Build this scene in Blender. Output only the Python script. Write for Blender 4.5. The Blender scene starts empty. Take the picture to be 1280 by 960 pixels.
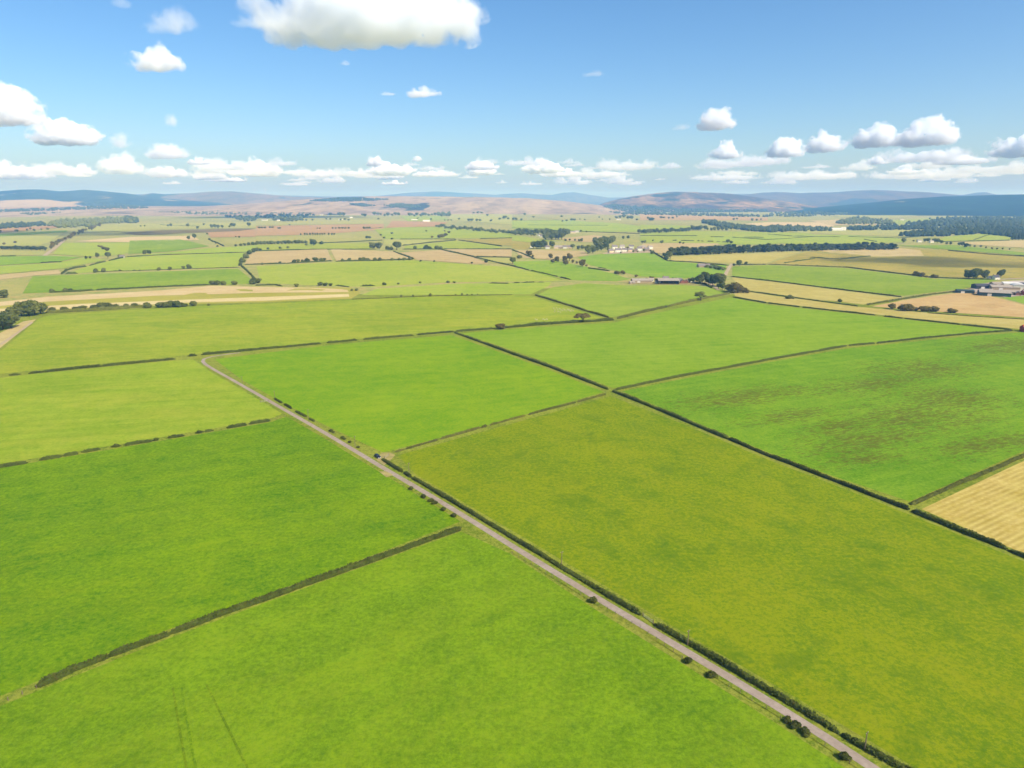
import bpy, bmesh, math, random
import numpy as np
from mathutils import Vector, Matrix, noise as mnoise
from mathutils.bvhtree import BVHTree

random.seed(7)
RNG = np.random.default_rng(7)
SC = bpy.context.scene
COL = SC.collection
R = math.radians

# ----------------------------------------------------------------------------- camera model
CAM_Z = 120.0
F = 853.0
PITCH = R(15.1)
CP, SP = math.cos(PITCH), math.sin(PITCH)


def ray(px, py):
    u = (px - 640) / F
    v = (py - 480) / F
    return u, CP - v * SP, -SP - v * CP


def smooth(a, b, x):
    t = min(1.0, max(0.0, (x - a) / (b - a)))
    return t * t * (3 - 2 * t)


def terrain(x, y):
    d = math.hypot(x, y)
    z = 0.0
    k = smooth(950, 2000, d)
    if k > 0:
        z += 7.0 * k * mnoise.noise(Vector((x / 900.0 + 3.1, y / 1300.0 + 1.7, 0.4)))
    # the swelling pasture in the middle distance
    e = ((x + 190) / 260.0) ** 2 + ((y - 1330) / 210.0) ** 2
    if e < 9:
        z += 8.0 * math.exp(-e)
    e = ((x - 420) / 260.0) ** 2 + ((y - 1560) / 190.0) ** 2
    if e < 9:
        z += 6.0 * math.exp(-e)
    return z


def at(px, py):
    """ground point under a picture point"""
    dx, dy, dz = ray(px, py)
    if dz > -0.004:
        dz = -0.004
    t = CAM_Z / -dz
    t0 = t * 0.75
    lo, hi = t0, t * 1.25
    n = 60
    prev = lo
    for i in range(1, n + 1):
        s = lo + (hi - lo) * i / n
        if CAM_Z + dz * s <= terrain(dx * s, dy * s):
            a, b = prev, s
            for _ in range(14):
                m = (a + b) / 2
                if CAM_Z + dz * m <= terrain(dx * m, dy * m):
                    b = m
                else:
                    a = m
            return Vector((dx * b, dy * b, terrain(dx * b, dy * b)))
        prev = s
    return Vector((dx * t, dy * t, terrain(dx * t, dy * t)))


def depth_of(p):
    return p.y * CP - (p.z - CAM_Z) * SP


def mpp(p):
    """metres per photograph pixel at a point"""
    return depth_of(p) / F


# ----------------------------------------------------------------------------- helpers
def tag(o, label=None, cat=None, group=None, kind=None):
    if label:
        o['label'] = label
    if cat:
        o['category'] = cat
    if group:
        o['group'] = group
    if kind:
        o['kind'] = kind
    return o


def link(o, parent=None):
    COL.objects.link(o)
    if parent is not None:
        o.parent = parent
    return o


def mesh_obj(name, verts, faces, mats, parent=None, loc=None, smooth_shade=False, mat_idx=None):
    me = bpy.data.meshes.new(name)
    me.from_pydata([tuple(v) for v in verts], [], [tuple(f) for f in faces])
    if not isinstance(mats, (list, tuple)):
        mats = [mats]
    for m in mats:
        me.materials.append(m)
    if mat_idx is not None:
        me.polygons.foreach_set('material_index', mat_idx)
    if smooth_shade:
        me.polygons.foreach_set('use_smooth', [True] * len(me.polygons))
    me.update()
    o = bpy.data.objects.new(name, me)
    if loc is not None:
        o.location = loc
    return link(o, parent)


def empty(name, loc, rz=0.0):
    o = bpy.data.objects.new(name, None)
    o.location = loc
    o.rotation_euler = (0, 0, rz)
    return link(o)


ORD = ['first', 'second', 'third', 'fourth', 'fifth', 'sixth', 'seventh', 'eighth', 'ninth', 'tenth', 'eleventh', 'twelfth',
       'thirteenth', 'fourteenth', 'fifteenth', 'sixteenth', 'seventeenth', 'eighteenth', 'nineteenth', 'twentieth']


class MB:
    """collects boxes, tubes and prisms into one mesh"""

    def __init__(s):
        s.v, s.f, s.m = [], [], []

    def add(s, vs, fs, m=0):
        n = len(s.v)
        s.v += [tuple(v) for v in vs]
        s.f += [tuple(i + n for i in f) for f in fs]
        s.m += [m] * len(fs)

    def box(s, c, d, m=0, rz=0.0):
        cx, cy, cz = c
        a, b, h = d[0] / 2, d[1] / 2, d[2] / 2
        ca, sa = math.cos(rz), math.sin(rz)
        vs = []
        for z in (-h, h):
            for x, y in ((-a, -b), (a, -b), (a, b), (-a, b)):
                vs.append((cx + x * ca - y * sa, cy + x * sa + y * ca, cz + z))
        s.add(vs, [(0, 3, 2, 1), (4, 5, 6, 7), (0, 1, 5, 4), (1, 2, 6, 5), (2, 3, 7, 6), (3, 0, 4, 7)], m)

    def tube(s, p, q, r0, r1, n=6, m=0):
        p, q = Vector(p), Vector(q)
        d = (q - p).normalized()
        a = d.orthogonal().normalized()
        b = d.cross(a)
        vs = []
        for c, r in ((p, r0), (q, r1)):
            for i in range(n):
                t = 2 * math.pi * i / n
                vs.append(c + a * math.cos(t) * r + b * math.sin(t) * r)
        fs = [(i, (i + 1) % n, n + (i + 1) % n, n + i) for i in range(n)]
        fs += [tuple(range(n - 1, -1, -1)), tuple(range(n, 2 * n))]
        s.add(vs, fs, m)

    def extrude(s, prof, y0, y1, m=0):
        """closed x,z profile run along y"""
        n = len(prof)
        vs = [(x, y0, z) for x, z in prof] + [(x, y1, z) for x, z in prof]
        fs = [(i, (i + 1) % n, n + (i + 1) % n, n + i) for i in range(n)]
        fs += [tuple(range(n - 1, -1, -1)), tuple(range(n, 2 * n))]
        s.add(vs, fs, m)

    def build(s, name, mats, parent=None, loc=None, sm=False):
        return mesh_obj(name, s.v, s.f, mats, parent, loc, sm, s.m)


# ----------------------------------------------------------------------------- materials
K = 1.62     # light level: picture value = albedo * K under this sun and sky


def lin(c):
    out = []
    for v in c:
        v = v / 255.0
        out.append(v / 12.92 if v <= 0.04045 else ((v + 0.055) / 1.055) ** 2.4)
    return out


def alb(c, k=None):
    """albedo that reads as sRGB c in this daylight"""
    k = k or K
    return tuple(max(0.004, v / (k * q)) for v, q in zip(lin(c), (0.93, 1.0, 1.2))) + (1.0,)


class NT:
    def __init__(s, name):
        s.mat = bpy.data.materials.new(name)
        s.mat.use_nodes = True
        s.t = s.mat.node_tree
        s.t.nodes.clear()
        s.out = s.n('ShaderNodeOutputMaterial')

    def n(s, kind, **kw):
        o = s.t.nodes.new(kind)
        for k, v in kw.items():
            setattr(o, k, v)
        return o

    def l(s, a, b):
        s.t.links.new(a, b)

    def pos(s):
        return s.n('ShaderNodeNewGeometry').outputs['Position']

    def mapping(s, vec, scale=(1, 1, 1), rot=0.0, loc=(0, 0, 0)):
        if rot:
            r = s.n('ShaderNodeVectorRotate', rotation_type='Z_AXIS')
            r.inputs['Angle'].default_value = -rot
            s.l(vec, r.inputs['Vector'])
            vec = r.outputs[0]
        m = s.n('ShaderNodeMapping')
        m.inputs['Scale'].default_value = scale
        m.inputs['Location'].default_value = loc
        s.l(vec, m.inputs['Vector'])
        return m.outputs[0]

    def noise(s, vec, scale, detail=3.0, rough=0.6, dist=0.0):
        n = s.n('ShaderNodeTexNoise')
        n.inputs['Scale'].default_value = scale
        n.inputs['Detail'].default_value = detail
        n.inputs['Roughness'].default_value = rough
        n.inputs['Distortion'].default_value = dist
        s.l(vec, n.inputs['Vector'])
        return n.outputs['Fac']

    def rng(s, val, a, b, c=0.0, d=1.0, smoothstep=False):
        m = s.n('ShaderNodeMapRange')
        if smoothstep:
            m.interpolation_type = 'SMOOTHSTEP'
        s.l(val, m.inputs['Value'])
        for k, v in zip(('From Min', 'From Max', 'To Min', 'To Max'), (a, b, c, d)):
            m.inputs[k].default_value = v
        return m.outputs[0]

    def math(s, op, a, b=None, clamp=False):
        m = s.n('ShaderNodeMath', operation=op, use_clamp=clamp)
        for i, v in enumerate((a, b)):
            if v is None:
                continue
            if isinstance(v, (int, float)):
                m.inputs[i].default_value = v
            else:
                s.l(v, m.inputs[i])
        return m.outputs[0]

    def mix(s, fac, a, b, blend='MIX'):
        m = s.n('ShaderNodeMix', data_type='RGBA', blend_type=blend)
        for sock, v in ((m.inputs[0], fac), (m.inputs[6], a), (m.inputs[7], b)):
            if isinstance(v, (int, float)):
                sock.default_value = v
            elif isinstance(v, (tuple, list)):
                sock.default_value = v
            else:
                s.l(v, sock)
        return m.outputs[2]

    def surf(s, col, rough=0.85, spec=0.15, bump=None, bump_s=0.3, bump_d=0.2):
        b = s.n('ShaderNodeBsdfPrincipled')
        b.inputs['Roughness'].default_value = rough
        b.inputs['Specular IOR Level'].default_value = spec
        if isinstance(col, (tuple, list)):
            b.inputs['Base Color'].default_value = col
        else:
            s.l(col, b.inputs['Base Color'])
        if bump is not None:
            bn = s.n('ShaderNodeBump')
            bn.inputs['Strength'].default_value = bump_s
            bn.inputs['Distance'].default_value = bump_d
            s.l(bump, bn.inputs['Height'])
            s.l(bn.outputs[0], b.inputs['Normal'])
        s.l(b.outputs[0], s.out.inputs['Surface'])
        return s.mat


def plain(name, c, rough=0.7, var=0.12, sc=1.5, spec=0.2, metal=0.0):
    """painted or built surface with a little weathering"""
    t = NT(name)
    tc = t.n('ShaderNodeTexCoord').outputs['Object']
    n = t.noise(tc, sc, 4)
    f = t.rng(n, 0.3, 0.7)
    a = alb(c)
    lo = tuple(v * (1 - var * 1.6) for v in a[:3]) + (1,)
    lo = tuple(min(0.82, v) for v in lo[:3]) + (1,)
    hi = tuple(min(0.84, v * (1 + var)) for v in a[:3]) + (1,)
    m = t.surf(t.mix(f, lo, hi), rough, spec)
    if metal:
        m.node_tree.nodes['Principled BSDF'].inputs['Metallic'].default_value = metal
    return m


def field_mat(name, lo, hi, dry=None, dry_amt=0.35, ang=0.0, streak=0.35, fine=0.35, spots=(), rows=None, patch=None,
              big=0.012, grain=1.0, accent=None, tone=(1.0, .99, .96)):
    """grass or stubble: broad drifts, streaks along the working direction, metre-scale tufts and fine grain"""
    def T(c):
        return tuple(v * q for v, q in zip(c, tone))
    lo, hi = T(lo), T(hi)
    mid = [(a + b) / 2 for a, b in zip(lo, hi)]
    lo = tuple(max(0, m + (v - m) * 1.35) for v, m in zip(lo, mid))
    hi = tuple(m + (v - m) * 1.35 for v, m in zip(hi, mid))
    dry = T(dry) if dry else None
    if accent:
        accent = (T(accent[0]),) + accent[1:]
    t = NT(name)
    p = t.pos()
    rnd = t.n('ShaderNodeObjectInfo').outputs['Random']
    n1 = t.noise(p, big, 4, 0.6, 0.6)
    sv = t.mapping(p, (0.012, 0.17, 0.1), ang)
    n2 = t.noise(sv, 1.0, 5, 0.65)
    n3 = t.noise(p, 0.10 * grain, 5, 0.7, 0.5)
    n4 = t.noise(p, 0.6 * grain, 7, 0.86)
    a = t.math('MULTIPLY', t.math('SUBTRACT', n1, 0.5), 1.3)
    b = t.math('MULTIPLY', t.math('SUBTRACT', n2, 0.5), streak * 3.0)
    c = t.math('MULTIPLY', t.math('SUBTRACT', n3, 0.5), 1.3)
    d = t.math('MULTIPLY', t.math('SUBTRACT', n4, 0.5), fine * 15.0)
    s = t.math('ADD', t.math('ADD', a, b), t.math('ADD', c, d))
    fac = t.math('ADD', s, 0.5, clamp=True)
    col = t.mix(fac, alb(lo), alb(hi))
    if dry:
        n5 = t.noise(t.mapping(p, (0.02, 0.05, 0.05), ang, (40, 12, 0)), 1.0, 6, 0.7, 0.8)
        n6 = t.noise(p, 0.45 * grain, 5, 0.75)
        m = t.math('ADD', n5, t.math('MULTIPLY', t.math('SUBTRACT', n6, 0.5), 0.9))
        f = t.math('MULTIPLY', t.rng(m, 0.42, 0.72), dry_amt)
        col = t.mix(f, col, alb(dry))
    if accent:
        acol, asc, th, amt = accent
        n7 = t.noise(t.mapping(p, (1, 1, 1), 0, (71, 33, 0)), asc, 6, 0.75, 0.4)
        col = t.mix(t.math('MULTIPLY', t.rng(n7, th, th + 0.13), amt), col, alb(acol))
    if rows:
        rang, width, rcol, amt, dist = rows
        rv = t.mapping(p, (1.0 / width, 1.0 / width, 1.0), rang)
        w = t.n('ShaderNodeTexWave', wave_type='BANDS', bands_direction='Y')
        w.inputs['Scale'].default_value = 0.31
        w.inputs['Distortion'].default_value = dist
        w.inputs['Detail'].default_value = 2.0
        w.inputs['Detail Scale'].default_value = 0.15
        t.l(rv, w.inputs['Vector'])
        n8 = t.noise(p, 0.08, 3)
        f = t.math('MULTIPLY', t.math('MULTIPLY', w.outputs['Fac'], t.rng(n8, 0.3, 0.65)), amt)
        col = t.mix(f, col, alb(rcol))
    if patch:
        pcol, blobs, pang = patch
        tot = None
        for (wx, wy, rx, ry, amt) in blobs:
            q = t.mapping(p, (1.0 / rx, 1.0 / ry, 0.0), pang)
            c0 = Vector((wx, wy, 0))
            ca, sa = math.cos(-pang), math.sin(-pang)
            lx, ly = wx * ca - wy * sa, wx * sa + wy * ca
            sub = t.n('ShaderNodeVectorMath', operation='SUBTRACT')
            t.l(q, sub.inputs[0])
            sub.inputs[1].default_value = (lx / rx, ly / ry, 0)
            ln = t.n('ShaderNodeVectorMath', operation='LENGTH')
            t.l(sub.outputs[0], ln.inputs[0])
            g = t.math('MULTIPLY', t.rng(ln.outputs['Value'], 1.25, 0.0, smoothstep=True), amt)
            tot = g if tot is None else t.math('MAXIMUM', tot, g)
        n9 = t.noise(t.mapping(p, (0.03, 0.10, 0.1), pang, (7, 3, 0)), 1.0, 7, 0.72, 0.8)
        n10 = t.noise(t.mapping(p, (0.45, 1.2, 0.3), pang), 0.42, 6, 0.8)
        m = t.math('ADD', t.math('MULTIPLY', n9, 0.40), t.math('MULTIPLY', n10, 1.15))
        f = t.math('MULTIPLY', t.rng(t.math('ADD', m, t.math('MULTIPLY', tot, 0.32)), 0.92, 1.06), t.rng(tot, 0.02, 0.2), clamp=True)
        col = t.mix(t.math('MULTIPLY', f, 0.72), col, alb(pcol))
    hv = t.n('ShaderNodeHueSaturation')
    t.l(t.rng(rnd, 0, 1, 0.492, 0.508), hv.inputs['Hue'])
    t.l(t.rng(rnd, 0, 1, 0.95, 1.05), hv.inputs['Value'])
    t.l(col, hv.inputs['Color'])
    return t.surf(hv.outputs[0], 1.0, 0.0, n4, 0.5, 0.5)


def leaf_mat(name, lo, hi, sc=0.35, dead=None):
    t = NT(name)
    p = t.pos()
    oi = t.n('ShaderNodeObjectInfo').outputs['Random']
    n1 = t.noise(p, sc, 3)
    n2 = t.noise(p, sc * 6, 4, 0.7)
    s = t.math('ADD', t.math('MULTIPLY', n1, 0.6), t.math('MULTIPLY', n2, 0.6))
    s = t.math('ADD', s, t.math('MULTIPLY', t.math('SUBTRACT', oi, 0.5), 0.25))
    col = t.mix(t.rng(s, 0.38, 0.85), alb(lo), alb(hi))
    if dead:
        n3 = t.noise(p, sc * 2.2, 4, 0.7, 0.5)
        col = t.mix(t.rng(n3, 0.52, 0.74, 0, 0.55), col, alb(dead))
    b = t.n('ShaderNodeBsdfPrincipled')
    b.inputs['Roughness'].default_value = 0.8
    b.inputs['Specular IOR Level'].default_value = 0.12
    t.l(col, b.inputs['Base Color'])
    tr = t.n('ShaderNodeBsdfTranslucent')
    t.l(col, tr.inputs['Color'])
    mx = t.n('ShaderNodeMixShader')
    mx.inputs[0].default_value = 0.3
    t.l(b.outputs[0], mx.inputs[1])
    t.l(tr.outputs[0], mx.inputs[2])
    t.l(mx.outputs[0], t.out.inputs['Surface'])
    return t.mat


M = {}
# the lane's direction on the ground, used for streaks
LANE = math.atan2(-1.526, 1.188)
CROSS = LANE + math.pi / 2


def px_blob(px, py, rx, ry, amt):
    w = at(px, py)
    return (w.x, w.y, rx, ry, amt)


def make_materials():
    M['rough'] = field_mat('rough_grass', (112, 136, 36), (160, 172, 68), (184, 174, 92), 0.35, LANE, 0.25, 0.35)
    M['pasture_bottom'] = field_mat('pasture_bottom', (104, 143, 22), (138, 175, 42), (156, 178, 58), 0.4, CROSS, 0.2, 0.26, big=0.02,
                                    accent=((88, 118, 22), 0.09, 0.62, 0.4), tone=(0.999, 0.979, 0.654))
    M['pasture_left'] = field_mat('pasture_left', (88, 140, 10), (128, 172, 34), (150, 174, 48), 0.3, R(22), 0.25, 0.26, big=0.015, tone=(1.036, 0.988, 0.575))
    M['pasture_pale'] = field_mat('pasture_pale', (134, 166, 42), (166, 188, 76), (184, 188, 92), 0.5, R(12), 0.45, 0.22, big=0.012, tone=(1.010, 0.992, 0.755))
    M['pasture_mid'] = field_mat('pasture_mid', (106, 164, 26), (140, 184, 52), (160, 186, 66), 0.25, R(15), 0.25, 0.2, big=0.010, tone=(1.056, 0.987, 0.604))
    M['pasture_yellow'] = field_mat('pasture_yellow', (120, 149, 26), (152, 167, 46), (176, 174, 66), 0.4, LANE, 0.2, 0.44, big=0.018,
                                    accent=((88, 128, 24), 0.05, 0.52, 0.5), tone=(0.952, 0.975, 0.434))
    M['pasture_patchy'] = field_mat('pasture_patchy', (92, 152, 40), (130, 178, 66), (146, 178, 72), 0.3, R(24), 0.35, 0.24, big=0.012,
                                    patch=((106, 96, 44), [px_blob(1145, 520, 107, 50, 0.74), px_blob(1190, 500, 86, 48, 0.74),
                                                          px_blob(1090, 550, 86, 31, 0.74), px_blob(1050, 535, 54, 27, 0.74),
                                                          px_blob(930, 496, 99, 32, 0.74), px_blob(1090, 480, 99, 34, 0.74),
                                                          px_blob(1150, 462, 99, 48, 0.74), px_blob(1230, 555, 77, 21, 0.74),
                                                          px_blob(985, 520, 62, 20, 0.74), px_blob(1265, 432, 115, 48, 0.74),
                                                          px_blob(1080, 575, 42, 15, 0.74)], R(24)), tone=(1.044, 1.022, 0.688))
    M['pasture_long'] = field_mat('pasture_long', (118, 168, 44), (150, 188, 74), (160, 190, 84), 0.3, R(10), 0.4, 0.2, big=0.008, tone=(1.030, 1.006, 0.749))
    M['pasture_olive'] = field_mat('pasture_olive', (128, 156, 52), (166, 178, 84), (184, 178, 92), 0.55, R(6), 0.4, 0.25, big=0.010, tone=(1.032, 1.070, 0.745))
    M['pasture_soft'] = field_mat('pasture_soft', (136, 172, 62), (162, 188, 88), (178, 190, 100), 0.4, R(20), 0.35, 0.2, big=0.009, tone=(1.024, 0.994, 0.817))
    M['stubble'] = field_mat('stubble', (208, 190, 98), (234, 220, 140), (214, 208, 104), 0.5, R(38), 0.4, 0.25, big=0.02,
                             rows=(R(31), 2.6, (176, 158, 74), 0.7, 0.9))
    M['stubble_far'] = field_mat('stubble_far', (196, 182, 96), (220, 204, 128), (186, 180, 84), 0.5, R(-14), 0.5, 0.2, big=0.012,
                                 rows=(R(-14), 9.0, (178, 160, 72), 0.55, 1.5), tone=(1.0, 1.015, 1.05))
    M['cut_corn'] = field_mat('cut_corn', (206, 172, 112), (224, 194, 138), (196, 150, 92), 0.45, R(0), 0.35, 0.2, big=0.012, tone=(1.0, 1.015, 1.05))
    M['cut_hay'] = field_mat('cut_hay', (222, 202, 150), (240, 226, 182), (226, 208, 140), 0.4, R(4), 0.5, 0.18, big=0.01)
    M['mown'] = field_mat('mown', (170, 170, 76), (192, 186, 92), (202, 190, 104), 0.4, R(4), 0.4, 0.2, big=0.01)
    M['meadow'] = field_mat('meadow', (150, 182, 78), (178, 196, 104), (186, 192, 110), 0.4, R(4), 0.35, 0.2, big=0.006, grain=0.6, tone=(1.036, 0.996, 0.785))
    M['meadow_deep'] = field_mat('meadow_deep', (118, 166, 56), (154, 188, 84), (166, 186, 92), 0.3, R(8), 0.35, 0.2, big=0.006, grain=0.6, tone=(1.043, 0.994, 0.802))
    M['meadow_pale'] = field_mat('meadow_pale', (172, 188, 110), (196, 202, 134), (204, 192, 128), 0.6, R(4), 0.4, 0.2, big=0.005, grain=0.5, tone=(0.990, 0.952, 0.857))
    M['hayfield'] = field_mat('hayfield', (204, 180, 122), (222, 200, 144), (190, 170, 104), 0.5, R(10), 0.4, 0.25, big=0.008, grain=0.6, tone=(1.0, 1.015, 1.05))
    M['heath'] = field_mat('heath', (196, 158, 116), (214, 182, 138), (186, 172, 110), 0.6, R(2), 0.4, 0.25, big=0.004, grain=0.4)
    M['dark_heath'] = field_mat('dark_heath', (112, 104, 70), (150, 134, 92), (160, 146, 100), 0.4, R(2), 0.4, 0.25, big=0.005, grain=0.4)
    M['olive_rough'] = field_mat('olive_rough', (150, 152, 70), (190, 176, 92), (206, 176, 104), 0.6, R(-6), 0.5, 0.3, big=0.006, grain=0.6)
    M['far_ground'] = field_mat('far_ground', (146, 164, 86), (186, 188, 118), (206, 178, 124), 0.8, R(3), 0.5, 0.3, big=0.0022, grain=0.25)
    # lane, tracks, yards
    t = NT('lane_tarmac')
    p = t.pos()
    n = t.noise(p, 0.5, 5, 0.7)
    n2 = t.noise(p, 0.06, 3)
    c = t.mix(t.rng(n, 0.3, 0.7), alb((164, 148, 140)), alb((202, 188, 180)))
    M['lane'] = t.surf(t.mix(t.rng(n2, 0.35, 0.7, 0, 0.6), c, alb((164, 146, 126))), 0.9, 0.15)
    M['verge'] = field_mat('verge_grass', (112, 146, 34), (160, 176, 66), (184, 172, 92), 0.4, LANE, 0.2, 0.4)
    M['dirt'] = plain('bare_earth', (184, 172, 112), 0.95, 0.2, 0.2, 0.05)
    M['gravel'] = plain('gravel_track', (206, 186, 156), 0.95, 0.15, 0.4, 0.05)
    M['wheel'] = field_mat('pressed_grass', (106, 146, 18), (138, 174, 40), None, 0, CROSS, 0.1, 0.4, tone=(.98, .95, .72))
    # foliage
    M['hedge'] = leaf_mat('hedge_leaves', (58, 74, 26), (122, 138, 58), 0.5, (132, 104, 62))
    M['hedge_green'] = leaf_mat('hedge_leaves_green', (78, 92, 34), (152, 156, 72), 0.4, (120, 112, 60))
    M['bush'] = leaf_mat('bush_leaves', (68, 80, 30), (132, 142, 64), 0.6, (122, 98, 56))
    M['broad'] = leaf_mat('broadleaf_leaves', (76, 96, 42), (164, 170, 90), 0.25)
    M['broad_warm'] = leaf_mat('hawthorn_leaves', (100, 98, 46), (178, 162, 92), 0.3, (128, 106, 64))
    M['conifer'] = leaf_mat('conifer_needles', (60, 78, 50), (126, 138, 84), 0.2)
    M['bark'] = plain('bark', (96, 82, 64), 0.95, 0.25, 2.0, 0.05)
    M['pole'] = plain('weathered_pole', (150, 136, 112), 0.9, 0.2, 2.0, 0.1)
    M['post'] = plain('grey_post', (150, 138, 116), 0.9, 0.25, 2.0, 0.1)
    M['gate'] = plain('gate_metal', (196, 190, 178), 0.5, 0.1, 3.0, 0.4)
    # buildings
    M['render'] = plain('white_render', (284, 280, 270), 0.85, 0.07, 0.7, 0.1)
    M['cream'] = plain('cream_render', (262, 238, 206), 0.85, 0.1, 0.7, 0.1)
    M['stone'] = plain('grey_stone', (196, 178, 158), 0.9, 0.2, 1.2, 0.1)
    M['brick'] = plain('red_brick', (176, 118, 104), 0.9, 0.2, 1.2, 0.1)
    M['slate'] = plain('slate_roof', (150, 140, 142), 0.7, 0.15, 1.0, 0.25)
    M['dark_slate'] = plain('dark_slate_roof', (88, 86, 96), 0.6, 0.15, 1.0, 0.25)
    M['fibre'] = plain('fibre_cement_roof', (188, 178, 170), 0.9, 0.12, 0.5, 0.1)
    M['sheet'] = plain('sheet_roof', (250, 248, 250), 0.5, 0.08, 0.5, 0.4)
    M['green_sheet'] = plain('green_cladding', (58, 84, 86), 0.6, 0.12, 0.6, 0.3)
    M['navy_sheet'] = plain('dark_cladding', (54, 62, 78), 0.6, 0.15, 0.6, 0.3)
    M['terracotta'] = plain('terracotta', (204, 92, 60), 0.85, 0.15, 1.0, 0.1)
    M['concrete'] = plain('yard_concrete', (206, 190, 176), 0.9, 0.15, 0.15, 0.1)
    M['glass'] = plain('window_glass', (52, 60, 70), 0.15, 0.1, 1.0, 0.5)
    M['door'] = plain('door_paint', (92, 60, 48), 0.6, 0.1, 2.0, 0.3)
    M['pot'] = plain('chimney_stack', (176, 140, 116), 0.9, 0.15, 2.0, 0.1)
    # animals, car, turbine
    M['fleece'] = plain('sheep_fleece', (240, 232, 214), 0.95, 0.08, 6.0, 0.05)
    M['turbine'] = plain('turbine_white', (244, 244, 244), 0.4, 0.02, 0.3, 0.4)
    M['car'] = plain('navy_paint', (36, 40, 58), 0.25, 0.05, 2.0, 0.6)
    M['silver'] = plain('silver_trim', (206, 208, 214), 0.3, 0.05, 2.0, 0.6)
    M['tyre'] = plain('tyre_rubber', (30, 30, 32), 0.9, 0.1, 4.0, 0.1)
    M['lamp'] = plain('lamp_lens', (236, 236, 230), 0.2, 0.02, 4.0, 0.6)
    M['tail'] = plain('tail_lens', (170, 22, 24), 0.25, 0.05, 4.0, 0.5)


make_materials()


# ----------------------------------------------------------------------------- ground
def ground_sheet():
    ys = [-1500.0]
    while ys[-1] < 29000:
        y = ys[-1]
        ys.append(y + (60 if y < 4000 else 60 * (1 + (y - 4000) / 4000.0)))
    xs = []
    x = 0.0
    while x < 24000:
        xs.append(x)
        x += 60 if x < 2500 else 60 * (1 + (x - 2500) / 2500.0)
    xs = [-v for v in xs[:0:-1]] + xs
    vs = [(x, y, terrain(x, y)) for y in ys for x in xs]
    nx = len(xs)
    fs, mi = [], []
    for j in range(len(ys) - 1):
        for i in range(nx - 1):
            a = j * nx + i
            fs.append((a, a + 1, a + nx + 1, a + nx))
            d = math.hypot((xs[i] + xs[i + 1]) / 2, (ys[j] + ys[j + 1]) / 2)
            mi.append(0 if d < 950 else 1)
    o = mesh_obj('ground', vs, fs, [M['rough'], M['far_ground']], None, None, True, mi)
    tag(o, 'rough grassy ground showing between the fields and out to the hills', 'ground', None, 'structure')


ground_sheet()

FIELD_N = [0]


def inset(poly, d):
    """move a polygon's corners inwards by d metres"""
    n = len(poly)
    area = sum(poly[i].x * poly[(i + 1) % n].y - poly[(i + 1) % n].x * poly[i].y for i in range(n))
    s = 1 if area > 0 else -1
    out = []
    for i in range(n):
        a, b, c = poly[i - 1], poly[i], poly[(i + 1) % n]
        e1 = (b - a).normalized()
        e2 = (c - b).normalized()
        n1 = Vector((-e1.y, e1.x)) * s
        n2 = Vector((-e2.y, e2.x)) * s
        m = n1 + n2
        k = max(0.5, 1 + n1.dot(n2))
        out.append(b + m * (d / k))
    return out


def sheet_off(i, d):
    return 0.012 + 0.004 * i + 0.35 * smooth(900, 1600, d) + 0.6 * smooth(1800, 5000, d)


def sheet(name, pts2, mat, idx, label, cat='field', group=None, step=None):
    bm = bmesh.new()
    vs = [bm.verts.new((p.x, p.y, 0)) for p in pts2]
    f = bm.faces.new(vs)
    xs = [p.x for p in pts2]
    ys = [p.y for p in pts2]
    dmin = min(math.hypot(p.x, p.y) for p in pts2)
    dmax = max(math.hypot(p.x, p.y) for p in pts2)
    bmesh.ops.triangulate(bm, faces=bm.faces[:])
    if dmax > 900:
        st = step or (40 if dmin < 2000 else 40 + (dmin - 2000) / 25.0)
        for axis, lo, hi in ((0, min(xs), max(xs)), (1, min(ys), max(ys))):
            k = math.ceil(lo / st)
            while k * st < hi:
                co = [0, 0, 0]
                co[axis] = k * st
                no = [0, 0, 0]
                no[axis] = 1
                bmesh.ops.bisect_plane(bm, geom=bm.verts[:] + bm.edges[:] + bm.faces[:], plane_co=co, plane_no=no)
                k += 1
        bmesh.ops.triangulate(bm, faces=bm.faces[:])
    for v in bm.verts:
        v.co.z = terrain(v.co.x, v.co.y) + sheet_off(idx, math.hypot(v.co.x, v.co.y))
    bmesh.ops.recalc_face_normals(bm, faces=bm.faces[:])
    if bm.faces and sum(fc.normal.z for fc in bm.faces) < 0:
        bmesh.ops.reverse_faces(bm, faces=bm.faces[:])
    me = bpy.data.meshes.new(name)
    bm.to_mesh(me)
    bm.free()
    me.materials.append(mat)
    me.polygons.foreach_set('use_smooth', [True] * len(me.polygons))
    o = bpy.data.objects.new(name, me)
    link(o)
    return tag(o, label, cat, group, 'structure')


def field(pts, key, label, d=1.2, group=None, idx=None):
    FIELD_N[0] += 1
    i = FIELD_N[0] if idx is None else idx
    w = [at(*p).to_2d() for p in pts]
    if d:
        w = inset(w, d * .6)
    return sheet('field', w, M[key], i, label, 'field', group)


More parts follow.
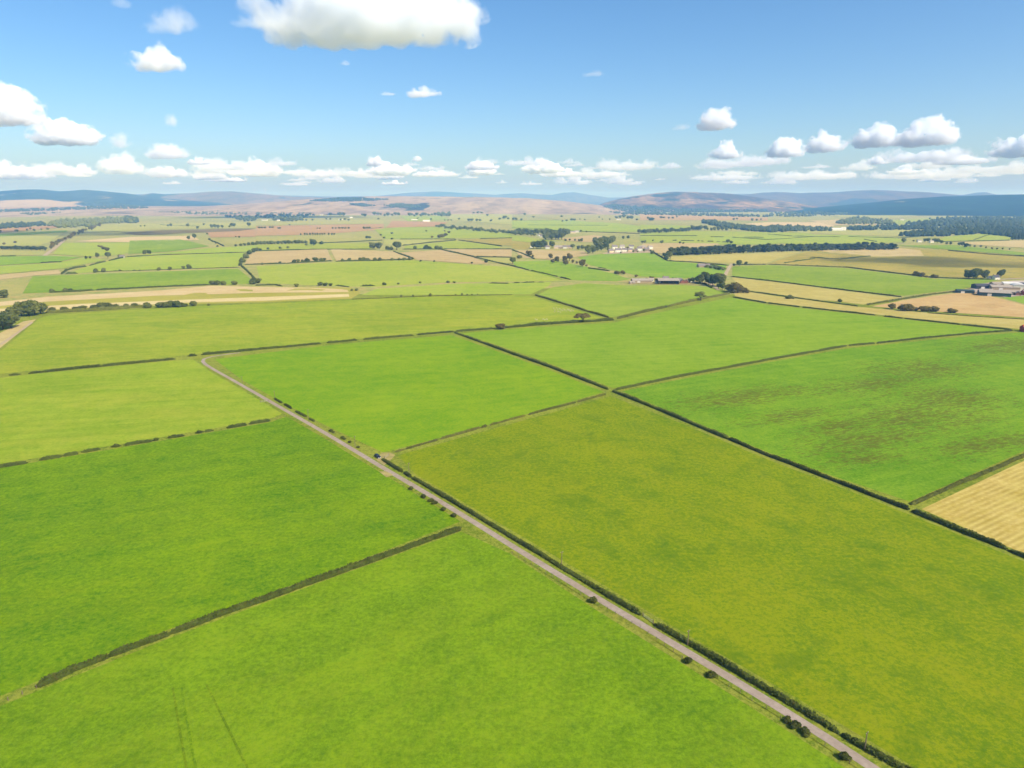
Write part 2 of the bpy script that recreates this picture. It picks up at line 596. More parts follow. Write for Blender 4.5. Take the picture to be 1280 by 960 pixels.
# near fields, traced boundary by boundary (photograph pixels)
field([(-60, 903), (47, 860), (210, 795), (420, 718), (577, 662), (640, 690), (745, 758), (860, 829), (980, 905), (1075, 966), (1150, 1015), (-60, 1015)],
      'pasture_bottom', 'mottled bright green pasture filling the bottom left beside the lane', 2.2)
field([(-60, 592), (0, 584), (150, 559), (338, 527), (359, 519.5), (399, 542), (477, 589), (581, 652), (420, 714), (210, 790), (47, 855), (-60, 897)],
      'pasture_left', 'deep green pasture left of the lane between two hedges', 2.0)
field([(-60, 478), (36, 468), (127, 459), (218, 450.5), (243, 448.5), (264, 463.5), (332, 502.5), (356, 517), (338, 524), (150, 556), (0, 581), (-60, 590)],
      'pasture_pale', 'pale yellow green pasture left of the lane below the bend', 2.0)
field([(266, 449), (387, 434), (446, 428), (516, 422.5), (565, 418.5), (640, 445), (690, 463), (758, 490), (720, 501), (600, 535), (490, 564), (478, 567), (402, 531), (340, 497.5), (300, 475)],
      'pasture_mid', 'smooth bright green pasture right of the lane bend', 2.0)
field([(492, 569), (600, 539), (720, 506), (764, 494), (860, 531), (958, 572), (1037, 602), (1139, 642), (1257, 690), (1400, 748), (1400, 1015), (1240, 1015), (1125, 955), (960, 857), (860, 799), (800, 763), (640, 667), (516, 594)],
      'pasture_yellow', 'large olive yellow tufted pasture right of the lane', 2.5)
field([(775, 489), (860, 471.5), (960, 452.5), (1060, 435), (1094, 431.5), (1210, 420), (1265, 416), (1400, 408), (1400, 516), (1280, 566), (1139, 629), (1037, 595), (958, 566), (860, 525)],
      'pasture_patchy', 'green pasture with brown worn patches at the right', 2.0)
field([(1148, 636), (1280, 574), (1400, 522), (1400, 742), (1262, 686)], 'stubble', 'golden cut stubble corner with curved swaths at the right edge', 1.5)
field([(575, 416.5), (640, 411), (767, 403), (815, 392), (912, 371.5), (960, 381), (1110, 397), (1258, 413), (1210, 416), (1094, 428), (1060, 431), (960, 448.5), (860, 467.5), (766, 486), (690, 456), (640, 438)],
      'pasture_long', 'long smooth green pasture beyond the hedge crossing', 2.0)
field([(-60, 453), (0, 438), (48, 398), (60, 394), (150, 388), (248, 382.5), (330, 379.5), (430, 375), (540, 370.5), (640, 369), (664, 369.5), (700, 381), (756, 397.5), (700, 402), (617, 409), (516, 417.5), (387, 429.5), (253, 442), (218, 446), (127, 455), (36, 464), (-60, 474)],
      'pasture_olive', 'wide olive green pasture across the left middle distance', 2.0)
field([(672, 368), (690, 359), (730, 354), (790, 357), (850, 356), (885, 358.5), (905, 363), (908, 366), (860, 377), (800, 390), (764, 397)],
      'pasture_soft', 'soft green paddock in front of the middle farm', 2.0)
field([(450, 369), (470, 361), (560, 355), (690, 352.5), (686, 358), (664, 368), (560, 368.5)], 'meadow', 'narrow light green strip field below the swelling pasture', 1.5)
field([(-60, 447), (0, 436), (46, 399), (28, 402), (0, 416), (-60, 430)], 'hayfield', 'orange brown rough corner beneath the dark thicket', 1.0)
# hay strips
field([(-60, 388), (0, 379), (60, 373), (200, 365), (320, 358), (440, 359.5), (452, 366), (440, 373.5), (330, 378), (250, 380), (160, 384), (60, 391), (30, 393), (-60, 399)],
      'mown', 'striped cut hayfield with pale bands at the left', 1.5)
HAY = FIELD_N[0] + 1
field([(-60, 385), (0, 377.5), (60, 371), (200, 363), (262, 357.5), (400, 360), (434, 362), (436, 365), (330, 366), (200, 369.5), (60, 377), (-60, 388)],
      'cut_hay', 'upper pale band of cut hay in the striped field', 0.4, None, HAY)
field([(-60, 394), (0, 386), (100, 380), (250, 374), (436, 367.5), (437, 371), (330, 376), (240, 378), (100, 385), (0, 391), (-60, 398)],
      'cut_hay', 'lower pale band of cut hay in the striped field', 0.4, None, HAY + 1)
FIELD_N[0] += 2
field([(27, 367), (40, 345.5), (110, 343), (200, 339.5), (298, 336), (316, 350), (317, 355), (260, 356.5), (150, 361), (60, 366)], 'meadow_deep', 'green field just above the striped hayfield', 1.5)
field([(80, 343), (108, 333.5), (133, 327), (160, 321.5), (240, 318), (308, 316), (305, 322), (298, 333.5), (240, 336), (120, 340)], 'meadow', 'light green field under the long straight wall at the left', 1.5)
field([(-60, 366), (0, 354), (38, 347.5), (26, 366), (0, 374), (-60, 382)], 'meadow_pale', 'small yellowish field at the left edge above the hay', 1.5)
field([(-60, 350), (0, 344), (74, 337.5), (77, 342), (40, 345), (0, 350), (-60, 358)], 'hayfield', 'brown stubble sliver at the left edge', 1.0)
field([(320, 333), (420, 328), (515, 325.5), (590, 331), (640, 334), (690, 345), (704, 350.5), (690, 351.5), (560, 353), (462, 359), (420, 358), (325, 354)],
      'meadow', 'swelling light green pasture in the centre of the middle distance', 1.5)
field([(642, 333), (712, 351), (704, 350), (690, 344.5)], 'meadow_deep', 'thin green wedge beside the diagonal hedge', 0.5)
field([(640, 327), (690, 325.5), (735, 334), (770, 343), (788, 349), (770, 352), (714, 350.5), (643, 332)], 'meadow_deep', 'green pasture below the streamside trees', 1.0)
field([(722, 322), (755, 317), (812, 315), (834, 326.5), (908, 332), (909, 341), (895, 346), (850, 348), (800, 345.5), (768, 338), (738, 332)], 'meadow_deep', 'bright green slope running up to the white hamlet', 1.5)
field([(915, 333.5), (960, 331.5), (1060, 335.5), (1168, 348.5), (1250, 350), (1206, 361), (1130, 370), (1040, 360), (914, 345)], 'meadow_deep', 'bright green field sloping towards the right hand farm', 2.0)
field([(914, 347), (960, 352), (1123, 372.5), (1080, 381), (1000, 372), (925, 361)], 'stubble_far', 'golden stubble strip between two hedges beyond the long pasture', 2.0)
field([(916, 363), (1000, 374), (1072, 383.5), (1160, 391), (1280, 398.5), (1400, 404), (1400, 420), (1268, 411), (1110, 395), (960, 378), (918, 370.5)], 'stubble_far', 'long yellow stubble strip above the patchy pasture', 1.5)
field([(1088, 383), (1130, 375), (1196, 366), (1226, 367), (1250, 373), (1280, 381), (1400, 395), (1400, 402), (1280, 397), (1160, 389)], 'cut_corn', 'orange tan stubble field in front of the right hand farm', 1.5)
field([(1207, 382), (1240, 380), (1258, 383), (1240, 386)], 'heath', 'dark orange bare streak in the tan stubble', 0, None, FIELD_N[0] + 3)
FIELD_N[0] += 3
field([(1252, 372), (1285, 366), (1400, 372), (1400, 392), (1280, 380)], 'meadow_deep', 'green paddock beside the right hand farm', 1.0)
field([(960, 330), (1010, 315), (1075, 321), (1050, 326), (975, 331)], 'olive_rough', 'rough olive pasture left of the long shadowed grazing', 1.0)
field([(1010, 314), (1120, 309.5), (1200, 314), (1280, 320), (1400, 326), (1400, 352), (1280, 348), (1170, 346.5), (1060, 333.5), (972, 330.5), (1052, 326), (1078, 321)], 'olive_rough', 'wide rough grazing under the passing cloud shadow', 1.0)
field([(1012, 313.5), (1118, 309.5), (1150, 313), (1155, 320), (1090, 321)], 'hayfield', 'orange tan top of the rough grazing', 0, None, FIELD_N[0] + 2)
FIELD_N[0] += 2
field([(838, 321.5), (900, 319), (960, 317), (1005, 314.5), (958, 329.5), (900, 328.5), (838, 326)], 'stubble_far', 'yellow brown field in front of the conifer belt', 1.0)
field([(803, 305), (850, 304), (912, 304.5), (850, 311), (832, 318), (818, 316), (800, 311)], 'hayfield', 'orange field behind the hamlet and the belt', 1.0)
GD = 'distant fields towards the moor'
FAR = [
    ([(312, 318), (320, 315), (409, 311.5), (416, 326), (340, 330), (305, 331)], 'hayfield', 'tan hayfield left of the grassy strip'),
    ([(413, 311.5), (492, 314.5), (514, 323.5), (470, 325.5), (420, 326.5)], 'hayfield', 'tan hayfield right of the grassy strip'),
    ([(500, 316), (552, 312.5), (592, 322), (612, 330), (590, 330), (520, 325)], 'hayfield', 'pinkish hayfield behind the swelling pasture'),
    ([(556, 311.5), (640, 312), (640, 321), (594, 320.5)], 'hayfield', 'small tan field above the thin hedge'),
    ([(594, 322.5), (640, 323), (640, 331), (612, 328.5)], 'meadow_pale', 'pale green field below the small tan one'),
    ([(320, 306), (390, 304.5), (460, 304), (465, 311), (320, 313)], 'meadow', 'green strip above the tan hayfields'),
    ([(506, 308), (570, 301), (625, 308), (625, 311), (506, 311.5)], 'meadow', 'green triangle behind the round trees'),
    ([(320, 296.5), (465, 292.5), (470, 300), (390, 304), (320, 301.5)], 'meadow_pale', 'pale field behind the row of spaced trees'),
    ([(320, 283), (480, 280), (480, 287), (400, 293), (320, 295)], 'heath', 'pink brown heath beyond the pale field'),
    ([(320, 276.5), (480, 275), (480, 280), (320, 282)], 'meadow_pale', 'yellowish pasture beyond the pink heath'),
    ([(480, 299.5), (562, 299), (502, 307), (480, 306)], 'meadow_pale', 'pale wedge left of the green triangle'),
    ([(574, 300), (640, 298), (640, 307.5), (625, 306.5)], 'olive_rough', 'olive wedge right of the green triangle'),
    ([(468, 287), (500, 284), (550, 284), (640, 292), (640, 297), (480, 299)], 'meadow', 'broad light green pasture below the dark tree line'),
    ([(490, 276), (560, 278), (548, 283), (482, 285)], 'heath', 'pink field around the far white barn'),
    ([(500, 270), (552, 270), (562, 275), (510, 277)], 'meadow', 'green field behind the far white barn'),
    ([(560, 266), (640, 268), (640, 281), (562, 275)], 'meadow_pale', 'dotted pale pasture near the moor edge'),
    ([(640, 293.5), (680, 300), (702, 301), (664, 303), (640, 301)], 'meadow', 'light green field left of the streamside wood'),
    ([(640, 302), (668, 303), (660, 312), (640, 311)], 'olive_rough', 'small olive field left of the roadside cottages'),
    ([(644, 313), (668, 312.5), (730, 314), (736, 319), (690, 325), (650, 322)], 'hayfield', 'tan rough field below the roadside cottages'),
    ([(702, 298), (742, 294), (762, 297), (738, 303), (706, 301)], 'hayfield', 'tan field right of the streamside wood'),
    ([(640, 276), (740, 275), (800, 283), (800, 290), (720, 290), (690, 288), (640, 286)], 'meadow', 'broad green pasture behind the streamside wood'),
    ([(640, 267.5), (760, 268.5), (800, 272), (800, 281), (700, 275)], 'meadow_pale', 'pale pasture below the central hill'),
    ([(800, 291), (870, 289), (1010, 291), (1040, 300), (890, 304.5), (800, 303)], 'meadow', 'green pasture with a broken dark hedge before the belt'),
    ([(800, 281), (872, 283), (866, 287.5), (800, 288)], 'meadow', 'green strip left of the dark wood'),
    ([(800, 267.5), (960, 272), (960, 276), (870, 275.5), (800, 275.5)], 'heath', 'pink heath below the central hill'),
    ([(930, 280), (960, 278), (1050, 278), (1040, 284), (950, 282.5)], 'cut_hay', 'pale cut field by the far trees'),
    ([(960, 292), (1060, 294), (1120, 297), (1135, 303), (1000, 306), (960, 303)], 'meadow', 'green pasture just above the conifer belt'),
    ([(972, 287), (1050, 288.5), (1130, 287.5), (1142, 296), (1060, 294), (985, 290)], 'meadow_pale', 'pale pasture below the far white farm'),
    ([(1182, 296), (1240, 291.5), (1268, 292), (1262, 300), (1168, 302)], 'meadow', 'light green field before the far dark forest'),
    ([(1196, 303.5), (1280, 300.5), (1400, 304), (1400, 312), (1280, 310), (1222, 306.5)], 'hayfield', 'tan field at the right edge below the forest'),
    ([(1120, 307), (1190, 306.5), (1280, 316), (1400, 322), (1400, 326), (1280, 319.5), (1200, 313.5)], 'meadow_deep', 'thin green field above the rough grazing'),
    ([(-60, 338), (0, 333), (70, 329), (105, 322.5), (134, 325), (78, 336), (0, 343), (-60, 348)], 'meadow', 'green field left of the curved hedge'),
    ([(-60, 330), (0, 321), (58, 320), (104, 321.5), (70, 328), (0, 332), (-60, 337)], 'meadow_deep', 'green field at the left under the short tree belt'),
    ([(-60, 318), (0, 313), (55, 313.5), (57, 319), (0, 320), (-60, 328)], 'meadow_pale', 'pale strip just below the short tree belt'),
    ([(-60, 300), (0, 296), (80, 290.5), (62, 303), (50, 307), (0, 308), (-60, 312)], 'meadow_pale', 'pale pasture left of the tree lined lane'),
    ([(66, 318), (78, 304), (170, 303), (205, 306), (150, 319), (110, 321)], 'meadow', 'green field right of the tree lined lane'),
    ([(92, 302), (160, 296.5), (240, 295), (250, 300), (160, 303)], 'cut_hay', 'pale straw strip above the lane field'),
    ([(162, 301), (226, 299.5), (262, 308), (210, 315), (160, 318)], 'meadow_deep', 'darker green field beyond the straight wall'),
    ([(160, 320), (210, 316), (256, 311), (320, 307), (320, 314), (308, 315.5), (200, 319)], 'meadow', 'bright green sliver above the straight wall'),
    ([(256, 290), (320, 287), (320, 296), (264, 297)], 'heath', 'pink brown rough pasture by the two trees'),
    ([(272, 298), (320, 298), (320, 306), (284, 307)], 'meadow_pale', 'pale pasture right of the bent hedge'),
    ([(150, 291), (200, 288), (300, 286), (320, 286), (300, 289), (170, 294)], 'dark_heath', 'dark brown heath strip in the far left'),
    ([(160, 280), (320, 278), (320, 285), (200, 287), (160, 289)], 'meadow_pale', 'pale yellow pasture with scattered far trees'),
    ([(108, 283), (160, 280), (160, 289), (104, 290.5)], 'meadow_pale', 'pale green field right of the far wood'),
    ([(-60, 290), (0, 286), (66, 282), (72, 285), (0, 291), (-60, 296)], 'heath', 'pink field left of the far wood'),
    ([(-60, 297), (0, 293), (84, 288), (84, 290), (0, 296), (-60, 300)], 'meadow_deep', 'dark green strip painted as cloud shadow left of the far lane'),  # cloud shadow laid down as a strip of deeper green
    ([(45, 270.5), (140, 270), (140, 273), (60, 276)], 'meadow_pale', 'pale strip before the far left forest'),
    ([(1010, 276), (1060, 274), (1120, 276), (1100, 281), (1040, 282)], 'hayfield', 'tan field beside the far white farm'),
    ([(1040, 268), (1110, 265), (1160, 268), (1120, 273), (1050, 272)], 'meadow_pale', 'pale patch of far fields under the forest ridge'),
    ([(1110, 276), (1160, 273), (1200, 276), (1160, 282), (1120, 281)], 'meadow', 'light green patch among the far woods'),
    ([(1200, 266), (1260, 263), (1300, 266), (1240, 269)], 'meadow_pale', 'pale fields right below the forest ridge'),
    ([(1125, 262), (1190, 260.5), (1230, 264), (1160, 267)], 'heath', 'pinkish fields under the forest ridge'),
    ([(880, 297), (960, 294), (1020, 300), (960, 306), (900, 306)], 'meadow', 'green field left of the belt top'),
]
for pts, key, lab in FAR:
    field(pts, key, lab, 1.0, GD)

# farmyards
def yard(pts, key, name, label):
    FIELD_N[0] += 1
    w = [at(*p).to_2d() for p in pts]
    sheet(name, w, M[key], 36 if name == 'gateway' else FIELD_N[0] + 4, label, name.replace('_', ' '))


yard([(778, 353), (800, 349.5), (860, 350), (880, 352.5), (868, 355.5), (820, 355.5), (792, 355)], 'dirt', 'farmyard', 'pale bare farmyard round the middle farm sheds')
yard([(1208, 364), (1225, 355), (1270, 351), (1400, 352), (1400, 372), (1290, 369), (1256, 372)], 'concrete', 'farmyard', 'pale concrete yard among the right hand farm sheds')
yard([(752, 318), (760, 315), (815, 314), (820, 316), (790, 317)], 'gravel', 'farmyard', 'pale forecourts in front of the white hamlet')


# ----------------------------------------------------------------------------- lane and tracks
def ribbon(name, pts, width, mat, idx, label, cat, subdiv=1):
    w = [at(*p).to_2d() for p in pts]
    dense = []
    for i in range(len(w) - 1):
        n = max(1, int((w[i + 1] - w[i]).length / 12))
        for k in range(n):
            dense.append(w[i].lerp(w[i + 1], k / n))
    dense.append(w[-1])
    # soften the corners
    for _ in range(3):
        dense = [dense[0]] + [(dense[i - 1] + dense[i] * 2 + dense[i + 1]) / 4 for i in range(1, len(dense) - 1)] + [dense[-1]]
    vs, fs = [], []
    for i, p in enumerate(dense):
        d = (dense[min(i + 1, len(dense) - 1)] - dense[max(i - 1, 0)]).normalized()
        nrm = Vector((-d.y, d.x))
        for s in (-1, 1):
            ww = width / 2 * (1 + 0.07 * mnoise.noise(Vector((p.x * 0.15, p.y * 0.15, s * 5.0))))
            q = p + nrm * s * ww
            vs.append((q.x, q.y, terrain(q.x, q.y) + sheet_off(idx, q.length)))
    for i in range(len(dense) - 1):
        fs.append((2 * i, 2 * i + 2, 2 * i + 3, 2 * i + 1))
    o = mesh_obj(name, vs, fs, mat)
    # faces up
    if o.data.polygons[0].normal.z < 0:
        o.data.flip_normals()
    return tag(o, label, cat, None, 'structure')


LANE_PX = [(1180, 1020), (1092, 960), (1050, 932.5), (977.5, 886), (900.5, 840), (865, 819), (815, 790), (747.5, 749), (690, 713.5), (640, 683.5), (600, 657.5),
           (562.5, 634), (520, 609), (475, 583), (437.5, 560), (400, 537.5), (361, 515.5), (328, 496.5), (295, 477.5), (262.5, 459.5), (250, 451.5), (248, 448.5), (256, 446), (300, 441)]
ribbon('verge', LANE_PX[:-2], 5.6, M['verge'], 24, 'yellowish grass verge on both sides of the lane', 'verge')
ribbon('lane', LANE_PX, 2.65, M['lane'], 32, 'narrow pinkish grey lane running straight between the fields', 'road')
ribbon('track', [(300, 441), (387, 432), (446, 426.8), (516, 421), (560, 417.5)], 2.2, M['rough'], 30, 'faint grassy track along the upper hedge', 'track')
ribbon('road', [(868, 354), (880, 352), (888, 354), (893, 358), (898, 363)], 5.0, M['gravel'], 90, 'pale farm road curving round the middle farm trees', 'road')
ribbon('road', [(906, 345), (909, 339), (912, 334), (915, 330)], 6.0, M['gravel'], 90, 'short pale road between hedges beyond the farm', 'road')
ribbon('road', [(56, 320), (62, 315), (68, 311), (76, 304), (84, 297)], 9.0, M['gravel'], 90, 'pale road climbing beside the left lane trees', 'road')
ribbon('road', [(1245, 350), (1280, 348), (1330, 347)], 8.0, M['gravel'], 90, 'pale road passing the white cottage at the right', 'road')
ribbon('track', [(0, 431), (15, 421), (40, 403)], 3.0, M['gravel'], 30, 'pale earth track below the dark thicket', 'track')
for pts, lab in (([(216, 860), (222, 900), (228, 935), (236, 975)], 'left wheel mark of the tractor track in the bottom pasture'),
                 ([(227, 860), (232, 900), (239, 935), (248, 975)], 'right wheel mark of the tractor track in the bottom pasture'),
                 ([(258, 856), (275, 890), (292, 925), (312, 965)], 'lone diagonal wheel mark in the bottom pasture')):
    ribbon('wheel_track', pts, 0.3 if 'faint' in lab else 0.5, M['wheel'], 26, lab, 'wheel track')
yard([(470, 575), (477, 566), (488, 566), (494, 569), (488, 576), (480, 582)], 'dirt', 'gateway', 'bare earth gateway beside the parked car')
yard([(474, 590), (482, 589), (492, 594), (483, 597)], 'dirt', 'gateway', 'bare earth field entrance across the lane from the car')
yard([(796, 771), (806, 768), (820, 776), (812, 783)], 'verge', 'gateway', 'grassy gateway in the lane hedge beside the metal gate')


# ----------------------------------------------------------------------------- hedges
def hedge(pts, w, h, label, mat='hedge', group=None, leaves=None, name='hedge', cat='hedge', lump=0.3):
    wp = [at(*p) for p in pts]
    path = []
    dist = min(p.length for p in wp)
    st = 0.7 if dist < 450 else (1.2 if dist < 900 else 3.0)
    for i in range(len(wp) - 1):
        a, b = wp[i], wp[i + 1]
        n = max(1, int((b - a).length / st))
        for k in range(n):
            path.append(a.lerp(b, k / n))
    path.append(wp[-1])
    n = len(path)
    org = path[n // 2].copy()
    vs, fs = [], []
    prof = [(-0.5, -0.15), (-0.52, 0.35), (-0.42, 0.8), (-0.15, 1.0), (0.18, 1.0), (0.43, 0.78), (0.52, 0.33), (0.5, -0.15)]
    kk = len(prof)
    sd = random.random() * 100
    frames = []
    for i, p in enumerate(path):
        d = (path[min(i + 1, n - 1)] - path[max(i - 1, 0)]).normalized()
        nr = Vector((-d.y, d.x, 0))
        s = i * st
        e = min(1.0, (min(i, n - 1 - i) * st + 0.25) / (h * 0.8))
        e = math.sqrt(e)
        big = 1 + 0.42 * mnoise.noise(Vector((s * 0.045, sd, 0.0))) + 0.28 * mnoise.noise(Vector((s * 0.22, sd, 3.0)))
        hw = w * .8 * e * (1 + 0.3 * mnoise.noise(Vector((s * 0.12, sd, 9.0))) + 0.2 * mnoise.noise(Vector((s * 0.5, sd, 4.0))))
        hh = h * .82 * e * big
        sway = w * 0.22 * mnoise.noise(Vector((s * 0.1, sd, 21.0)))
        z0 = terrain(p.x, p.y)
        frames.append((p, nr, d, hw, hh, z0, sway))
        for a, b in prof:
            j = lump * 0.5
            off = nr * (a * hw + sway + random.uniform(-j, j) * w * 0.35)
            z = b * hh + (random.uniform(-j, j) * h * 0.5 if b > 0 else 0)
            vs.append(Vector((p.x + off.x + d.x * random.uniform(-j, j) * st, p.y + off.y + d.y * random.uniform(-j, j) * st, z0 + z)) - org)
    for i in range(n - 1):
        for j in range(kk - 1):
            a = i * kk + j
            fs.append((a, a + 1, a + kk + 1, a + kk))
    fs.append(tuple(range(kk - 1, -1, -1)))
    fs.append(tuple((n - 1) * kk + j for j in range(kk)))
    # leaf sprays breaking up the outline
    L = n * st
    if leaves is None:
        leaves = 46 if dist < 300 else (26 if dist < 600 else (10 if dist < 900 else 2.5))
    size = 0.30 if dist < 450 else (0.4 if dist < 900 else 0.8)
    for _ in range(int(L * leaves)):
        i = random.randrange(n)
        p, nr, d, hw, hh, z0, sway = frames[i]
        t = random.uniform(0.02, math.pi - 0.02)
        rr = random.uniform(0.8, 1.34)
        a = math.cos(t) * 0.54 * hw * rr + sway
        z = max(0.05, (math.sin(t) ** 0.7) * hh * rr)
        c = p + nr * a + d * random.uniform(-st, st) * 0.6
        c.z = z0 + z
        c -= org
        sz = size * random.uniform(0.6, 1.4)
        u = Vector((random.gauss(0, 1), random.gauss(0, 1), random.gauss(0, 1))).normalized()
        v = u.orthogonal().normalized()
        k = len(vs)
        vs += [c - u * sz * .6 - v * sz * .5, c + u * sz * .6 - v * sz * .4, c + u * sz * .5 + v * sz * .5, c - u * sz * .5 + v * sz * .6]
        fs.append((k, k + 1, k + 2, k + 3))
    o = mesh_obj(name, vs, fs, M[mat], None, org)
    return tag(o, label, cat, group)


# along the lane
GL = 'hedges along the right of the lane'
hedge([(478, 575), (490, 582.5), (502.5, 590)], 1.43, 1.38, 'short dark hedge length just past the parked car', group=GL)
hedge([(506, 591.5), (514, 597)], 1.51, 1.38, 'smallest hedge clump between the car and the long lane hedge', group=GL)
hedge([(516, 598), (560, 624.5), (600, 648), (640, 672.5), (700, 709), (760, 745), (800, 769)], 1.51, 1.38, 'long dark clipped hedge lining the lane up to the metal gate', group=GL)
hedge([(819, 782), (860, 805), (900, 829), (960, 864), (1010, 894), (1047, 916)], 1.51, 1.46, 'dark clipped hedge lining the lane below the metal gate', group=GL)
hedge([(1054, 920.5), (1085, 938), (1125, 960), (1190, 999)], 1.51, 1.46, 'last lane hedge running out of the bottom edge', group=GL)
for i, (a, b) in enumerate((((344, 499), (352, 504)), ((356, 506), (364, 511)), ((370, 515), (383, 521)), ((387, 524), (393, 527)))):
    hedge([a, b], 1.26, 1.12, ORD[i] + ' little hedge clump down the lane from the bend', group='little hedge clumps below the lane bend')
# bottom left hedge
GB = 'hedge lengths above the bottom pasture'
hedge([(47.5, 859), (90, 839), (136, 821)], 1.93, 1.63, 'dark hedge end length beside the wooden fence at bottom left', group=GB)
hedge([(137, 820.5), (175, 806.5), (212, 793)], 1.93, 1.63, 'dark middle hedge length above the bottom pasture', group=GB)
hedge([(214, 792), (300, 760.5), (420, 718), (500, 689), (576, 661.5)], 1.93, 1.63, 'longest dark hedge from the lane above the bottom pasture', group=GB)
# broken hedge between the left pastures
segs = [((-40, 590.5), (34, 579)), ((51, 575.5), (77, 571)), ((79, 570.5), (98, 567.5)), ((103, 566), (125, 562)), ((140, 559.5), (150, 558)), ((156, 557), (190, 552)),
        ((192, 551.5), (198, 550)), ((210, 548), (230, 545)), ((245, 542), (253, 540.7)), ((256, 540.3), (266, 538.6)), ((284, 535.5), (308, 531.7)), ((312, 530.5), (337, 526.5))]
for i, (a, b) in enumerate(segs):
    hedge([a, b], 1.85, 1.55, ORD[i] + ' length from the left in the broken hedge between left pastures', group='broken hedge between the left pastures')
segs = [((13, 469.5), (24.6, 468.3)), ((37, 467), (126, 458.3)), ((127.5, 458.1), (218, 449.4))]
for i, (a, b) in enumerate(segs):
    m = ((a[0] + b[0]) / 2, (a[1] + b[1]) / 2)
    hedge([a, m, b], 1.85, 1.55, ['tiny detached hedge clump at the left end above the pale pasture', 'left long hedge length above the pale pasture',
                               'right long hedge length above the pale pasture'][i], group='hedge above the pale pasture')
GU = 'upper hedge lengths from the lane bend'
segs = [((236, 445.6), (245, 444.8)), ((253, 444), (320, 437.5), (400, 430)), ((409, 429), (446, 425.5)), ((455, 424.6), (516, 419.6)), ((522, 418.9), (567, 415)),
        ((570, 414.6), (617, 411.2)), ((622, 410.8), (700, 404.5), (767, 400.3)), ((772, 398.5), (800, 391.5), (835, 383.5)), ((836, 383.3), (880, 373.5), (912, 367.5))]
for i, s in enumerate(segs):
    hedge(list(s), 2.18 if i < 6 else 3.4, 1.81 if i < 6 else 2.7, ORD[i] + ' length from the lane bend in the upper field hedge', 'hedge' if i < 7 else 'hedge_green', GU)
hedge([(568, 416), (604, 429), (640, 442.3), (690, 460), (760, 487)], 2.18, 1.72, 'straight dark hedge dropping to the field corner crossing')
hedge([(766, 489.5), (812, 508), (860, 528), (910, 549)], 1.85, 1.72, 'dark hedge below the patchy pasture next to the crossing', group='hedge below the patchy pasture')
hedge([(911, 549.4), (958, 569), (1037, 599), (1090, 620), (1136, 637.5)], 1.85, 1.72, 'longest dark hedge below the patchy pasture', group='hedge below the patchy pasture')
hedge([(1141, 640), (1200, 664), (1257, 687)], 1.85, 1.72, 'dark hedge below the golden stubble corner', group='hedge below the patchy pasture')
hedge([(1261, 688.5), (1290, 700.5), (1390, 742)], 1.85, 1.72, 'dark hedge stub leaving the right edge below the stubble', group='hedge below the patchy pasture')
GP = 'hedge above the patchy pasture'
hedge([(770, 487.5), (815, 478), (860, 469), (960, 450.3), (1058, 432.8)], 1.85, 1.55, 'left long hedge above the patchy pasture', group=GP)
hedge([(1061, 432.4), (1093, 429.7)], 1.85, 1.55, 'short middle hedge above the patchy pasture', group=GP)
hedge([(1096, 429.4), (1150, 423.3), (1210, 417.6), (1265, 413.6)], 1.85, 1.55, 'right hedge above the patchy pasture reaching the red shed', group=GP)
GT = 'thin hedge right of the gateway'
segs = [((495, 565.4), (505, 562.4)), ((508, 561.5), (528, 556)), ((530, 555.2), (547, 550.4)), ((552, 549), (600, 535.4)), ((602, 534.8), (608, 533)), ((613, 531.8), (655, 520.4)), ((661, 518.6), (719, 503.8)), ((722, 503), (757, 493.3))]
for i, s in enumerate(segs):
    hedge(list(s), 1.09, 0.86 if i < 3 else 1.2, ORD[i] + ' thin ragged hedge length from the gateway to the crossing', 'hedge_green', GT)
hedge([(1139.5, 631.5), (1180, 613), (1230, 592), (1282, 569.5), (1390, 523)], 1.85, 1.63, 'grassy hedge between the patchy pasture and the stubble corner', 'hedge_green')
hedge([(669, 369.3), (700, 378.5), (730, 388), (761, 397.3)], 2.35, 2.06, 'thick hedge running down beside the sheep', 'hedge_green')
segs = [((916, 371.6), (958, 379)), ((960, 379.2), (1000, 384)), ((1003, 384.4), (1094, 394.2)), ((1105, 395.6), (1128, 398.2)), ((1131, 398.5), (1200, 406)), ((1202, 406.2), (1264, 412.6))]
for i, s in enumerate(segs):
    hedge(list(s), 2.02, 1.46, ORD[i] + ' hedge length from the left above the long pasture', group='hedge between the long pasture and the stubble')
hedge([(914, 346), (960, 351), (1040, 361), (1127, 371.5)], 2.18, 1.72, 'hedge between the bright slope and the golden strip')
hedge([(918, 362), (990, 372), (1072, 383)], 1.85, 1.29, 'low hedge between the two yellow strips')
hedge([(1084, 381.5), (1130, 374), (1165, 368.5), (1197, 364.5)], 2.52, 2.24, 'bushy hedge between the bright slope and tan stubble', 'hedge_green')
hedge([(1160, 391.5), (1220, 396), (1282, 399.5)], 1.68, 1.03, 'low grassy bank between tan and yellow stubble', 'hedge_green')
hedge([(960, 330.6), (1060, 334.6), (1120, 342), (1170, 347.6), (1240, 350)], 2.35, 1.89, 'long hedge under the rough shadowed grazing')
hedge([(834, 326.3), (870, 328.3), (910, 332)], 2.52, 2.06, 'hedge between the yellow brown field and the green slope')
hedge([(812, 314), (824, 320), (834, 325.8)], 2.69, 2.58, 'hedge dropping from the hamlet to the belt')
hedge([(915, 331.3), (958, 331)], 2.52, 1.89, 'short hedge right of the short pale road')
hedge([(884, 330), (900, 334.5), (908, 337)], 3.36, 2.58, 'overgrown hedge right of the stone cottage', 'hedge_green')
hedge([(868, 353), (880, 355), (890, 360.5)], 2.52, 1.89, 'curved hedge along the middle farm road')
segs = [((640, 332.6), (661, 337.6)), ((664, 338.4), (697, 346)), ((700, 346.8), (713, 349.8))]
